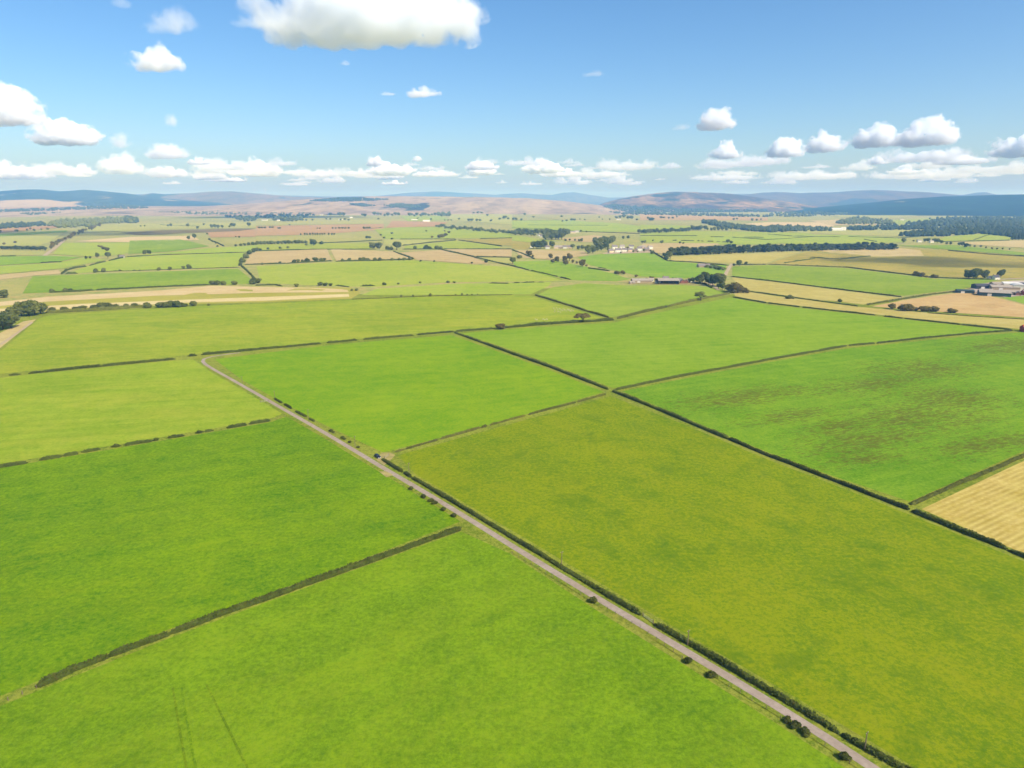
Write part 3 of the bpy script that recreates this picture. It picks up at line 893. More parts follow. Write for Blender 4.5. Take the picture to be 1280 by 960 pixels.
for i, s in enumerate(segs):
    hedge(list(s), 2.35, 1.72, ORD[i] + ' length of the diagonal hedge left of the middle farm', group='diagonal hedge left of the middle farm')
segs = [((642, 354), (650, 353.7)), ((653, 353.5), (668, 353)), ((672, 353), (680, 353)), ((748, 334.5), (757, 336))]
for i, s in enumerate(segs):
    hedge(list(s), 2.02, 1.38, ORD[i] + ' scrap of hedge left of the middle farm', group='scraps of hedge left of the middle farm')
# left middle distance
hedge([(57, 391.5), (100, 389.5), (150, 386.5), (182, 383.5)], 4.5, 4.2, 'tall lit hedge right of the dark thicket', 'hedge_green', leaves=5)
hedge([(62, 366), (100, 364.5), (118, 363)], 3.0, 2.6, 'hedge length starting the upper hay hedge', group='hedge above the striped hayfield')
hedge([(120, 363), (200, 359), (262, 356.5)], 3.0, 2.4, 'long middle hedge above the striped hayfield', group='hedge above the striped hayfield')
hedge([(77, 343), (84, 338), (95, 335), (108, 333.5)], 3.4, 3.2, 'hooked dark hedge left of the light green field', group='curved hedge at the left')
hedge([(112, 332.5), (122, 329.5), (132, 327.4)], 3.2, 2.6, 'middle piece of the curved hedge at the left', group='curved hedge at the left')
hedge([(136, 326.4), (148, 323.5), (156, 322)], 3.2, 2.6, 'upper piece of the curved hedge at the left', group='curved hedge at the left')
hedge([(82, 343), (88, 342.5), (97, 342)], 4.0, 3.6, 'dark bushy clump below the hooked hedge')
hedge([(158, 321.4), (200, 318.8), (260, 317), (312, 315.3)], 2.0, 1.7, 'long straight dark wall hedge across the left')
hedge([(117, 340), (180, 338.2), (240, 336), (298, 334.5)], 1.6, 1.1, 'thin low hedge between two left green fields')
hedge([(302, 333), (308, 338), (315, 345), (319, 350)], 3.0, 2.4, 'hedge dropping past the left trees')
hedge([(320, 357), (345, 356.5), (352, 358)], 3.0, 2.2, 'low scrub hedge right of the tree row')
hedge([(452, 358), (468, 357.4)], 3.0, 2.4, 'short scrub hedge below the swelling pasture', group='scrub hedges below the swelling pasture')
hedge([(420, 357), (436, 359)], 2.4, 1.6, 'leftmost scrub hedge below the swelling pasture', group='scrub hedges below the swelling pasture')
hedge([(612, 354.2), (636, 354.8)], 2.6, 1.8, 'rightmost scrub hedge below the swelling pasture', group='scrub hedges below the swelling pasture')
hedge([(440, 374.4), (540, 370), (640, 368.5)], 1.3, 0.8, 'thin fence line hedge under the narrow strip field', 'hedge_green')
GF = 'thin hedges in the far patchwork'
far_h = [[(306, 331), (360, 329.5), (415, 326.5)], [(420, 327), (470, 326), (516, 324.5)], [(492, 314.5), (504, 319), (517, 323.8)], [(552, 312.5), (572, 316.5), (592, 321.2)],
         [(594, 321.3), (618, 321.6), (640, 322)], [(592, 321.8), (616, 327.5), (645, 333.4)], [(320, 313.8), (400, 312), (470, 311.8)], [(504, 311.8), (570, 311.6), (640, 311.6)],
         [(503, 307.2), (536, 303.6), (570, 300.4)], [(573, 300.3), (600, 304), (627, 308)], [(390, 304.2), (430, 303), (478, 300.5)], [(500, 299.3), (570, 299.2)], [(600, 298.8), (640, 297.6)],
         [(686, 288), (740, 290), (800, 292.4)], [(640, 285), (690, 287)], [(1060, 296), (1120, 298), (1150, 296)], [(1080, 299.5), (1096, 302.5)], [(915, 297), (960, 300), (1020, 296)],
         [(960, 293), (990, 295.5), (1050, 296.5)], [(1217, 300.5), (1232, 295), (1240, 293)], [(1168, 302.5), (1262, 300.6)], [(262, 300), (272, 304), (280, 308)],
         [(0, 320.5), (20, 320.3)], [(50, 329), (78, 327.5)], [(640, 276), (700, 275.4)], [(660, 281.5), (760, 282)], [(735, 335.6), (762, 339)], [(640, 312.4), (652, 317), (668, 324)],
         [(1185, 313.5), (1232, 318), (1290, 321.5)], [(1012, 322), (1050, 324.5), (1088, 320.5)], [(980, 329.3), (1018, 323.8)], [(456, 286.5), (478, 284.8)], [(200, 281), (215, 282.5), (250, 283)]]
for s in far_h:
    hedge(s, 3.4, 2.6, 'thin dark hedge in the far patchwork of fields', 'hedge', GF, leaves=1.2)
for i, (x0, x1, y) in enumerate(((840, 846, 301), (851, 868, 301.2), (871, 875, 301.5), (876, 880, 301.8), (884, 892, 302.2), (895, 901, 302.5), (902, 912, 303), (800, 872, 295), (888, 905, 296.5), (930, 955, 297))):
    hedge([(x0, y), (x1, y + 0.2)], 4.5, 3.4, 'short dark scrap of the broken hedge above the conifer belt', 'hedge', 'broken hedge above the conifer belt', leaves=1.5)


# ----------------------------------------------------------------------------- trees and bushes
def leaf_quads(vs, fs, centers, n, size, flat=0.0, shell=(0.72, 1.06)):
    wts = np.array([c[1][0] * c[1][1] * c[1][2] for c in centers]) ** 0.67
    wts /= wts.sum()
    ids = RNG.choice(len(centers), n, p=wts)
    for i in ids:
        c, r = centers[i]
        d = Vector((random.gauss(0, 1), random.gauss(0, 1), random.gauss(0, 1))).normalized()
        if d.z < -0.3:
            d.z *= -0.6
            d.normalize()
        k = random.uniform(*shell)
        p = Vector((c[0] + d.x * r[0] * k, c[1] + d.y * r[1] * k, c[2] + d.z * r[2] * k))
        nrm = (d + Vector((random.gauss(0, .5), random.gauss(0, .5), random.gauss(0, .5)))).normalized()
        u = nrm.orthogonal().normalized()
        a = random.uniform(0, 6.28)
        u = Matrix.Rotation(a, 3, nrm) @ u
        v = nrm.cross(u)
        s = size * random.uniform(0.6, 1.4)
        b = len(vs)
        vs += [p - u * s * .6 - v * s * .5, p + u * s * .55 - v * s * .45, p + u * s * .45 + v * s * .55, p - u * s * .6 + v * s * .4]
        fs.append((b, b + 1, b + 2, b + 3))


def lobe(vs, fs, c, r, k=0.78, sub=1):
    bm = bmesh.new()
    bmesh.ops.create_icosphere(bm, subdivisions=sub + 1, radius=1.0)
    b = len(vs)
    sd = random.random() * 50
    for v in bm.verts:
        q = 1 + 0.5 * mnoise.noise(v.co * 1.9 + Vector((sd, 0, 0)))
        vs.append(Vector((c[0] + v.co.x * r[0] * k * q, c[1] + v.co.y * r[1] * k * q, c[2] + v.co.z * r[2] * k * q)))
    bm.verts.index_update()
    for f in bm.faces:
        fs.append(tuple(b + v.index for v in f.verts))
    bm.free()


def make_crown(kind):
    """crown of a tree one metre tall and about one metre wide"""
    vs, fs = [], []
    if kind == 'conifer':
        for t in range(9):
            z = 0.16 + 0.80 * t / 9
            r = 0.30 * (1 - t / 9.3) ** 0.8
            for k in range(16):
                a = 2 * math.pi * (k + random.random() * .7) / 16
                d = Vector((math.cos(a), math.sin(a), 0))
                rr = r * random.uniform(.75, 1.15)
                w = Vector((-d.y, d.x, 0)) * rr * 0.32
                p0 = Vector((0, 0, z + 0.10))
                p1 = d * rr + Vector((0, 0, z - 0.02 + random.uniform(-.02, .02)))
                m = p0.lerp(p1, 0.6) + Vector((0, 0, 0.015))
                b = len(vs)
                vs += [p0, m - w, p1, m + w]
                fs.append((b, b + 1, b + 2, b + 3))
        b = len(vs)
        n = 8
        for z, r in ((0.1, 0.16), (0.35, 0.18), (0.65, 0.1), (0.98, 0.008)):
            for i in range(n):
                a = 2 * math.pi * i / n
                q = r * random.uniform(.8, 1.2)
                vs.append(Vector((q * math.cos(a), q * math.sin(a), z)))
        for j in range(3):
            for i in range(n):
                fs.append((b + j * n + i, b + j * n + (i + 1) % n, b + (j + 1) * n + (i + 1) % n, b + (j + 1) * n + i))
        return vs, fs
    if kind == 'bush':
        cs = [((0, 0, 0.42), (0.42, 0.42, 0.46))]
        for _ in range(7):
            a = random.uniform(0, 6.28)
            d = random.uniform(.15, .36)
            s = random.uniform(.2, .34)
            cs.append(((math.cos(a) * d, math.sin(a) * d, random.uniform(.2, .6)), (s, s, s * random.uniform(.8, 1.1))))
        n, size = 700, 0.085
    elif kind == 'thorn':
        # leaning, flat topped hawthorn
        cs = []
        for _ in range(10):
            a = random.uniform(0, 6.28)
            d = random.uniform(.05, .48)
            s = random.uniform(.16, .27)
            cs.append(((math.cos(a) * d - .06, math.sin(a) * d, random.uniform(.58, .84) - d * .12), (s, s, s * .6)))
        n, size = 800, 0.07
    elif kind == 'round':
        cs = [((0, 0, 0.56), (0.36, 0.36, 0.36))]
        for _ in range(9):
            a = random.uniform(0, 6.28)
            d = random.uniform(.12, .3)
            s = random.uniform(.16, .27)
            cs.append(((math.cos(a) * d, math.sin(a) * d, random.uniform(.3, .82)), (s, s, s * .95)))
        n, size = 1300, 0.06
    elif kind == 'pine':
        cs = []
        for _ in range(11):
            z = random.uniform(.16, .86)
            w = 0.30 * (1 - z) ** .6
            a = random.uniform(0, 6.28)
            q = .11 + .13 * (1 - z)
            cs.append(((math.cos(a) * w * .6, math.sin(a) * w * .6, z), (q, q, q * 1.1)))
        n, size = 900, 0.06
    else:  # tall
        cs = []
        for _ in range(12):
            z = random.uniform(.3, .88)
            w = 0.26 * math.sin(math.pi * min(1, max(0, (z - .1) / .92))) ** .7
            a = random.uniform(0, 6.28)
            s = random.uniform(.13, .2)
            cs.append(((math.cos(a) * w * .7, math.sin(a) * w * .7, z), (s, s, s * 1.1)))
        n, size = 1100, 0.055
    for c, r in cs:
        lobe(vs, fs, c, r)
    leaf_quads(vs, fs, cs, n, size)
    return vs, fs


def make_trunk(kind):
    mb = MB()
    if kind == 'thorn':
        mb.tube((0, 0, -.06), (-.02, 0, .3), .05, .04)
        for a in range(5):
            t = a * 1.26 + .4
            mb.tube((-.02, 0, .27), (.3 * math.cos(t) - .05, .3 * math.sin(t), .66), .028, .010, 5)
    elif kind == 'conifer':
        mb.tube((0, 0, -.04), (0, 0, .5), .022, .012)
    elif kind == 'bush':
        for a in range(4):
            t = a * 1.57
            mb.tube((.03 * math.cos(t), .03 * math.sin(t), -.06), (.2 * math.cos(t), .2 * math.sin(t), .4), .018, .008, 5)
    else:
        mb.tube((0, 0, -.04), (.01, 0, .34), .038, .028)
        for a in range(5):
            t = a * 1.26
            mb.tube((.01, 0, .28), (.2 * math.cos(t), .2 * math.sin(t), .62 + .05 * (a % 2)), .02, .007, 5)
    return mb


PROTO = {}


def proto(kind, mat):
    """three variants of each kind, their crown and trunk meshes shared by every copy"""
    key = (kind, mat)
    if key in PROTO:
        return PROTO[key]
    out = []
    for i in range(3):
        vs, fs = make_crown(kind)
        mc = bpy.data.meshes.new('crown')
        mc.from_pydata([tuple(v) for v in vs], [], fs)
        mc.materials.append(M[mat])
        tb = make_trunk(kind)
        mt = bpy.data.meshes.new('trunk')
        mt.from_pydata(tb.v, [], tb.f)
        mt.materials.append(M['bark'])
        # crown and trunk in one mesh for trees too small to show their parts
        n = len(vs)
        one = bpy.data.meshes.new('tree')
        one.from_pydata([tuple(v) for v in vs] + tb.v, [], fs + [tuple(j + n for j in f) for f in tb.f])
        one.materials.append(M[mat])
        one.materials.append(M['bark'])
        one.polygons.foreach_set('material_index', [0] * len(fs) + [1] * len(tb.f))
        out.append((mc, mt, one))
    PROTO[key] = out
    return out


NAMES = {'conifer': 'conifer', 'pine': 'conifer', 'bush': 'bush', 'thorn': 'hawthorn_tree', 'round': 'broadleaf_tree', 'tall': 'broadleaf_tree'}


def plant(px, py, hpx, kind, mat, label, group=None, wide=1.0, parts=None, sink=0.0):
    p = at(px, py)
    h = hpx * mpp(p) / math.cos(PITCH) * 1.02
    mc, mt, one = random.choice(proto(kind, mat))
    w = h * wide * random.uniform(.95, 1.05)
    rz = random.uniform(0, 6.28) if kind != 'thorn' else random.uniform(-.3, .3)
    cat = 'bush' if kind == 'bush' else 'tree'
    if parts is None:
        parts = hpx >= 8
    if parts:
        o = empty(NAMES[kind], p, rz)
        o.scale = (w, w * random.uniform(.92, 1.08), h)
        link(bpy.data.objects.new('crown', mc), o)
        link(bpy.data.objects.new('trunk', mt), o)
    else:
        o = bpy.data.objects.new(NAMES[kind], one)
        o.location = p
        o.rotation_euler = (0, 0, rz)
        o.scale = (w, w * random.uniform(.92, 1.08), h)
        link(o)
    return tag(o, label, cat, group)


FAR_TREES = []


def row(pts, kind, mat, label, group, wide=1.0, parts=None, stuff=False):
    """trees listed as (x, y, height): each a thing; ordinals while they can still be counted"""
    pts = sorted(pts)
    if stuff:
        FAR_TREES.extend((x, y, h, wide) for x, y, h in pts)
        return
    for i, (x, y, h) in enumerate(pts):
        lab = label if len(pts) > 12 else ORD[i] + ' ' + label
        plant(x, y, h, kind, mat, lab, group, wide, parts)


# roadside bushes
GR = 'round bushes on the left verge of the lane'
plant(742, 753, 8.5, 'bush', 'bush', 'large round dark bush alone on the left verge of the lane', GR, 1.15)
plant(860, 828, 8, 'bush', 'bush', 'small round bush on the verge above a wider one', GR, 1.25)
plant(890, 846, 8.5, 'bush', 'bush', 'wide dark bush on the verge below the small round one', GR, 1.5)
plant(984, 902, 7.5, 'bush', 'bush', 'upper bush of the long verge thicket', GR, 1.3)
plant(994, 909, 9, 'bush', 'bush', 'middle bush of the long verge thicket', GR, 1.3)
plant(1006, 917, 9, 'bush', 'bush', 'lower bush of the long verge thicket', GR, 1.3)
plant(1055, 949, 10, 'bush', 'bush', 'lowest dark bush on the verge near the bottom edge', GR, 1.3)
row([(514, 612, 5), (529.5, 622, 5), (539, 627, 5), (543.5, 630, 5), (554, 638, 5), (567.5, 646, 5.5)], 'bush', 'bush', 'small dark bush down the left verge below the car', 'small verge bushes below the car', 1.25)
row([(413.5, 539.5, 3.6), (416.5, 541, 3), (428, 548, 3.8), (430.5, 549.5, 3.2), (437.5, 553.5, 3.2), (447.5, 560, 3.2)], 'bush', 'bush', 'tiny bush along the right verge above the car', 'tiny verge bushes above the car', 1.35)
# middle distance specimens
plant(876, 375.5, 10.5, 'thorn', 'broad', 'windswept flat topped tree on the hedge near the farm road', None, 1.15, True)
plant(729, 402.5, 11, 'thorn', 'broad_warm', 'spreading brownish hawthorn at the foot of the thick hedge', None, 1.4, True)
plant(625, 411.5, 7.5, 'bush', 'broad_warm', 'round brownish bush standing out of the upper hedge', None, 1.6, True)
# thicket at the left edge
GTH = 'dark trees of the left edge thicket'
row([(4, 412, 21), (14, 410, 20), (-6, 415, 22)], 'round', 'broad', 'dark leafy tree of the lower left thicket', GTH, 1.25, True)
row([(18, 396, 13), (27, 395.5, 17), (36, 395, 19), (44, 394, 18), (51, 392.5, 14)], 'round', 'broad', 'dark leafy tree of the upper left thicket', GTH, 1.25, True)
plant(5, 372, 9.5, 'round', 'broad', 'dark round tree at the left end of the hay stripes', None, 1.5, True)
plant(-4, 372, 8, 'round', 'broad', 'dark tree half outside the left edge by the hay stripes', None, 1.5, True)
GHY = 'bushes and trees along the lower edge of the hay'
row([(66, 390, 7), (80, 389.5, 7), (94, 388.5, 6), (104, 388, 7), (118, 387, 7), (126, 386.5, 9), (134, 386, 9), (146, 385.5, 6), (158, 385, 6), (168, 384.5, 6)], 'bush', 'hedge_green', 'yellow green bush in the tall hay hedge', GHY, 1.3)
row([(184, 385, 8), (200, 384.5, 7.5), (208, 384.5, 8), (214, 384, 9), (221, 384, 9), (228, 383.5, 6), (233, 383, 4), (242, 382.5, 7), (261, 382, 3)], 'bush', 'broad', 'dark bush at the right end of the hay hedge', GHY, 1.25)
row([(65, 365.5, 5), (82, 364.5, 5), (88, 364, 4), (265, 356, 6), (272, 356, 6), (279, 356, 5.5), (293, 356, 5.5), (317, 355, 8), (322, 354, 7), (371, 358.5, 4.5)], 'bush', 'broad', 'dark bush along the upper edge of the hay', 'bushes along the upper hay edge', 1.25)
row([(401, 357, 5), (407, 357.5, 4.5), (413, 357.5, 4), (480, 356.5, 4), (498, 355.5, 2.5), (525, 354, 2.5), (560, 353.5, 3), (568, 353.8, 2.5), (440, 363.5, 3), (446, 363.5, 3.4)], 'bush', 'broad', 'small bush below the swelling pasture', 'small bushes below the swelling pasture', 1.3)
row([(501.5, 371.5, 3.5), (516.5, 371, 3), (538, 370.5, 4.5), (569.5, 369.5, 2.5), (577.5, 369.5, 3.5), (584, 369.3, 2.5), (590, 369.3, 2.5), (597, 369, 2.2)], 'bush', 'broad', 'lone bush on the fence line of the narrow strip', 'lone bushes on the strip fence line', .8)
row([(120, 340.5, 5.5), (130, 340, 5.5), (150, 339, 2.5), (168, 338.6, 2), (175, 338.6, 2), (199, 338, 4.5), (213, 337.5, 4.5), (229.5, 336, 4), (236, 335.8, 6)], 'bush', 'broad', 'dark bush on the thin left hedge', 'dark bushes on the thin left hedge', 1.0)
row([(122, 322, 6), (135, 323, 7.5), (149, 322, 4), (108, 324, 4), (113, 324, 3.6), (181, 318.5, 6), (187, 318, 5.5)], 'round', 'broad', 'tree near the small white cottage at the left', 'trees near the left white cottage', .95)
row([(301, 332, 5), (303, 328.5, 7), (307, 323, 7), (312, 318, 6), (318, 315.5, 6), (322, 314, 5)], 'bush', 'broad', 'bush of the dark hedgerow left of the tan hayfield', 'bushes left of the tan hayfield', 1.0)
row([(328, 331, 3), (350, 329.5, 3), (368, 328, 4), (373, 328, 4.5), (378, 327.5, 3.5), (384, 327.5, 5.5), (394.5, 327, 6), (402, 327, 5), (405, 326.5, 4.5), (428, 326, 3), (437, 326, 4), (450, 325.5, 4), (455, 326, 5), (460, 326, 4), (469, 326, 4.5), (475, 326, 4.5),
     (490, 325.5, 3.5), (499, 325.5, 3.5), (505, 325.5, 4), (512, 325, 4), (526, 327, 2.5), (543, 327.5, 2.5), (590, 329.5, 2.5), (608, 328.5, 4.5)], 'bush', 'broad', 'dark bush in the row behind the swelling pasture', 'bush row behind the swelling pasture', 1.1)
plant(466, 311.5, 8.5, 'round', 'broad', 'first of three dark round trees above the tan fields', 'round trees above the tan fields', 1.1, True)
plant(474, 311.5, 8.5, 'round', 'broad', 'second of three dark round trees above the tan fields', 'round trees above the tan fields', 1.1, True)
plant(496, 312.5, 10, 'round', 'broad', 'tallest dark round tree right of the pair above the tan fields', 'round trees above the tan fields', 1.25, True)
row([(484, 312, 5), (489, 312.5, 4.5), (533, 311.5, 6), (537, 311.5, 4), (546, 311.5, 5), (551, 312, 4.5), (519, 311, 4)], 'bush', 'broad', 'dark bush between the round trees and the tan field', 'bushes beside the round trees', 1.15)
plant(392, 307, 8, 'round', 'broad', 'round tree at the right end of the straight tree row', None, 1.15, True)
row([(322 + i * 4.3, 305.6 - i * .12, random.uniform(3.6, 4.8)) for i in range(15)], 'bush', 'broad', 'dark tree in the straight row left of the round one', 'straight tree row at the left', 1.1, False)
row([(376, 294, 2.4), (381, 294, 3), (384, 294, 3), (387.5, 294, 3), (391, 294, 3.2), (394, 294, 2.8), (397, 294, 3), (400, 294, 2.8), (403, 294, 3), (406, 294, 3), (411, 294, 3), (415, 294, 3), (418, 294, 2.6)], 'round', 'broad', 'small tree in the spaced row on the heath edge', 'spaced trees on the heath edge', .9, False)
row([(402, 305.5, 4.5), (383, 306.8, 3), (350, 311, 3), (360, 310.5, 3), (335, 312, 3), (325, 313.5, 3.4)], 'bush', 'broad', 'low scrub bush above the left tan field', 'scrub above the left tan field', 1.2)
# lane of trees at far left
pts = []
for i in range(26):
    t = i / 25
    pts.append((62 + 64 * t ** 1.0 + random.uniform(-2, 2), 312.5 - 30 * t ** .8 + random.uniform(-1, 1), random.uniform(4.5, 7) * (1 - .45 * t)))
row(pts, 'round', 'broad_warm', 'roadside tree in the tree lined lane at far left', 'trees of the far left lane', 1.0, False)
row([(3 + i * 3.6, 312 + .1 * i + random.uniform(-.3, .3), random.uniform(4, 5.6)) for i in range(16)], 'round', 'conifer', 'dark tree of the short belt at the left edge', 'short dark tree belt at the left', 1.15, False)
row([(124, 309, 3), (127, 310, 3.5), (130, 312, 4), (134, 314, 5), (5, 306, 3), (19, 304, 3), (0, 291, 4)], 'bush', 'broad_warm', 'bush on the far left pastures', 'bushes on the far left pastures', 1.1)
row([(22, 290, 3), (34, 288.5, 2.5), (43, 289, 3), (52, 288, 2.5), (60, 287.5, 3), (20, 289.5, 2.5), (38, 287, 2.5)], 'round', 'broad', 'small tree on the pink field edge at far left', 'small trees on the pink field edge', 1.1)
plant(243.5, 299, 6.5, 'round', 'broad', 'larger of two dark trees on the left rough pasture', None, 1.0)
plant(236, 299.5, 4.5, 'round', 'broad', 'smaller of two dark trees on the left rough pasture', None, 1.05)
row([(213.5, 283, 3.5), (210, 283, 2.5), (235, 283.5, 4), (247, 286, 3.2), (255, 282, 2.8), (265, 285, 4.5), (269, 285.5, 5), (273, 285.5, 4.5), (278, 285.5, 4), (290, 284, 5), (293, 284, 4.5), (311, 283.5, 5), (287, 284.5, 3), (176, 283.5, 2), (181, 283.5, 2), (299, 297.5, 2.5), (295, 297, 2)], 'round', 'broad', 'small dark tree on the far left yellow pasture', 'small trees on the far left pasture', 1.1)
row([(259, 293, 2.5), (262, 300, 2.8), (266, 302.5, 2.5), (270, 304.5, 2.5), (272, 308.5, 2.5), (295, 308, 3), (301, 307.5, 3.4), (306, 307, 3.6), (311, 306.5, 4), (316, 306, 4), (321, 306, 4)], 'bush', 'broad', 'bush of the bent far hedge left of the tree row', 'bushes of the bent far hedge', 1.1)
# far centre woods and spots
row([(324, 285.5, 2.5), (327.5, 285.5, 2.6), (331, 285.5, 2.6), (338, 285, 2.5), (341, 285, 2.4), (348, 286, 2.2), (350, 286, 2.2), (362, 281.5, 1.6), (397, 286, 1.8), (400, 286, 1.8), (416, 286, 2.2), (420, 286, 2.2), (424, 286, 2.5), (428, 286, 2.5), (432, 286, 2.4), (436, 286, 2.4), (455, 286, 3), (459, 285.5, 2.4), (462, 285.5, 2.4), (490, 292.5, 2.4), (533, 289.5, 2), (476, 294.5, 2.5), (480, 298, 2.5), (459, 298, 3.5), (462, 298, 3), (490, 299.5, 2.5)],
    'bush', 'broad', 'small dark tree dotting the pink heath', 'small trees dotting the pink heath', 1.3, False)
row([(540, 297.5, 3), (549, 297.5, 4.5), (553, 297, 5), (557, 295, 4), (561, 291.5, 3), (556, 289.5, 2)], 'bush', 'broad_warm', 'bush of the small clump in the broad pasture', 'small clump in the broad pasture', 1.2, False)
pts = [(x, 284.5 + (x - 545) * .085 + random.uniform(-1.0, 1.2), random.uniform(3.2, 5.5)) for x in np.arange(546, 668, 2.9)]
row(pts, 'round', 'broad', 'dark tree in the long far tree line below the pale pasture', 'long far tree line', 1.15, False, True)
pts = [(x, 270.5 + random.uniform(-1.2, 1.2), random.uniform(3, 5)) for x in (392, 388, 384, 413, 424, 427, 430, 453, 456, 468, 472, 476, 481, 485, 490, 494, 498, 512, 515, 518, 521, 526, 529, 532, 536, 540, 544, 548, 552, 556, 559, 562)]
row(pts, 'round', 'broad', 'dark tree in the far tree line under the moor', 'far tree line under the moor', 1.15, False, True)
pts = [(343, 277, 4), (352, 277, 5.5), (356, 277, 5.5), (360, 277.5, 5), (365, 277.5, 4), (370, 277, 3), (378, 276.5, 3), (383, 276.5, 2.6), (391, 276, 2.4), (408, 275, 2.5), (413, 275, 2.5), (426, 276, 3), (431, 275.5, 3), (436, 276, 2.5), (473, 274.5, 2.2), (522, 274, 2.2), (539, 275, 2.5), (556, 276, 2), (560, 276, 2), (564, 276, 2), (574, 275, 2.6), (586, 277, 4), (590, 277, 4), (596, 277, 3.6), (600, 277, 3.6), (614, 277, 3), (571, 266.5, 2), (575, 266.5, 2),
       (592, 267.5, 2.6), (597, 267.5, 3.5), (602, 267.5, 3), (607, 267, 2.4), (609.5, 270.5, 3), (625, 275, 3), (631, 274, 5), (635, 274.5, 3), (642, 275.5, 4), (645, 275.5, 3.6), (652, 276, 3.2), (656, 269, 3), (667, 272.5, 2.6), (715, 276.5, 3.6), (718, 276.5, 3.2), (708, 277, 2.8), (703, 277.5, 2.4), (725, 275, 2), (731, 275.5, 2), (702, 272, 3), (770, 273.5, 3.6), (775, 273, 4), (780, 272.5, 5), (785, 274, 4.6), (789, 274.5, 5), (796, 276, 3), (749, 272.5, 2), (753, 275, 1.8), (762, 275, 2)]
row(pts, 'round', 'broad', 'small dark far tree dotting the pastures near the moor', 'far trees near the moor', 1.3, False, True)
# streamside wood and hamlet trees
pts = [(x, 293 + random.uniform(-1.5, 1.5), random.uniform(5, 7.5)) for x in np.arange(644, 690, 3.2)] + \
      [(682, 300, 8), (686, 299.5, 9), (690, 299, 10.5), (694, 299.5, 11), (698, 299, 10), (702, 299.5, 8.5), (706, 295.5, 9.5), (700, 292, 6.5), (710, 293, 6.5), (684, 293, 7.5), (690, 300.5, 7)]
row(pts, 'round', 'broad', 'dark tree of the streamside wood in the centre', 'streamside wood trees', 1.1, None)
row([(667, 310.5, 8.5), (671, 311, 9.5), (676, 311, 9.5), (680, 310.5, 10), (690, 310.5, 8.5)], 'round', 'broad', 'dark tree left of the roadside cottages', 'dark trees left of the cottages', 1.05, True)
row([(716, 311, 5.5), (723, 312, 5), (728, 312, 5.5), (735, 317, 10), (741, 316.5, 9), (747, 314, 6.5)], 'round', 'broad', 'dark tree between the cottages and the hamlet', 'dark trees between cottages and hamlet', 1.1)
row([(745, 308, 9), (750, 307, 10), (755, 306.5, 10.5), (760, 306, 9.5), (765, 304, 9), (749, 311, 9), (757, 311, 8), (743, 302, 5.5), (752, 313, 6), (768, 300, 4), (779, 299, 4), (785, 298.5, 4)], 'round', 'broad', 'dark tree of the copse behind the hamlet', 'copse trees behind the hamlet', 1.1)
row([(707, 301.5, 3), (712, 301.5, 3), (719, 301.5, 3), (727, 302, 4), (724, 301.8, 3), (726, 290, 2.5), (733, 290.5, 2)], 'round', 'broad', 'small tree on the tan field right of the streamside wood', 'small trees right of the streamside wood', 1.2)
row([(662, 320.5, 7), (666, 322.5, 4), (659, 318, 5), (688, 324, 7), (691, 329.5, 6), (696, 328.5, 8), (706, 328, 8), (712, 326, 9), (707, 331.5, 7), (716, 329, 4.5), (721, 330, 3.5), (728, 333.5, 9), (733, 333.5, 3)], 'round', 'broad_warm', 'loose streamside tree on the tan rough field', 'loose trees on the tan rough field', 1.0)
row([(760, 314.5, 5), (784, 313, 4.5), (791.5, 316.4, 3.6), (805, 315.4, 4.2), (776, 317, 2.4), (797, 316, 2.6)], 'round', 'broad', 'small garden tree between the white hamlet houses', 'garden trees of the hamlet', 1.0)
row([(798, 350.5, 3.2), (820, 350.8, 3.4), (841, 350.2, 3.6), (808, 349.6, 2.8)], 'bush', 'broad', 'small tree behind the middle farm sheds', 'small trees behind the middle farm', 1.2)
plant(649.5, 323, 4.5, 'bush', 'broad', 'low dark bush on the tan field left of the stream', None, 1.7)
plant(640.5, 330, 8, 'round', 'broad', 'dark round tree at the head of the diagonal hedge', None, 1.05, True)
row([(770, 342.5, 4.5), (773, 343, 4), (778, 342, 4.5), (780, 343, 4), (795, 346.5, 3.5), (813, 348, 3), (816, 348.5, 3)], 'bush', 'broad_warm', 'brown scrub bush above the middle farm', 'brown scrub above the middle farm', 1.1)
# middle farm clump
row([(862, 353.5, 5.5), (866, 354, 7), (871, 354.5, 9), (876, 355, 12), (881, 354.5, 14), (886, 356, 11), (891, 357.5, 14), (896, 358, 16), (901, 359, 15), (903, 362, 9), (898, 361.5, 7)], 'round', 'broad', 'dark tree of the clump right of the middle farm', 'tree clump right of the middle farm', .95, True)
row([(911, 364.5, 10), (917, 366, 14), (922, 366, 12), (929, 366, 7), (934, 366.5, 5)], 'bush', 'broad_warm', 'tree of the clump at the farm road junction', 'tree clump at the farm road junction', 1.15, True)
row([(924, 333, 7.5), (932, 331, 4), (917, 332.5, 3), (833, 325, 6), (835, 322.5, 8), (830, 320, 4), (815, 318, 5), (813, 315, 3)], 'round', 'broad', 'dark tree beside the short pale road', 'dark trees near the short pale road', 1.05)
row([(875, 333.5, 3), (884, 334.5, 4), (888, 335.5, 4), (894, 336.5, 4.5), (899, 337.5, 4.5), (904, 338, 4)], 'bush', 'broad', 'bush behind the stone cottage', 'bushes behind the stone cottage', 1.3)
row([(816, 301.5, 2), (827, 304.5, 4), (845, 301, 1.6), (803, 304.5, 3.5), (806, 304, 3.5), (909.5, 304.5, 5), (914, 305, 4), (850, 305, 3), (854, 305, 2.5)], 'round', 'broad', 'small tree on the pasture edge above the belt', 'small trees above the conifer belt', 1.2)
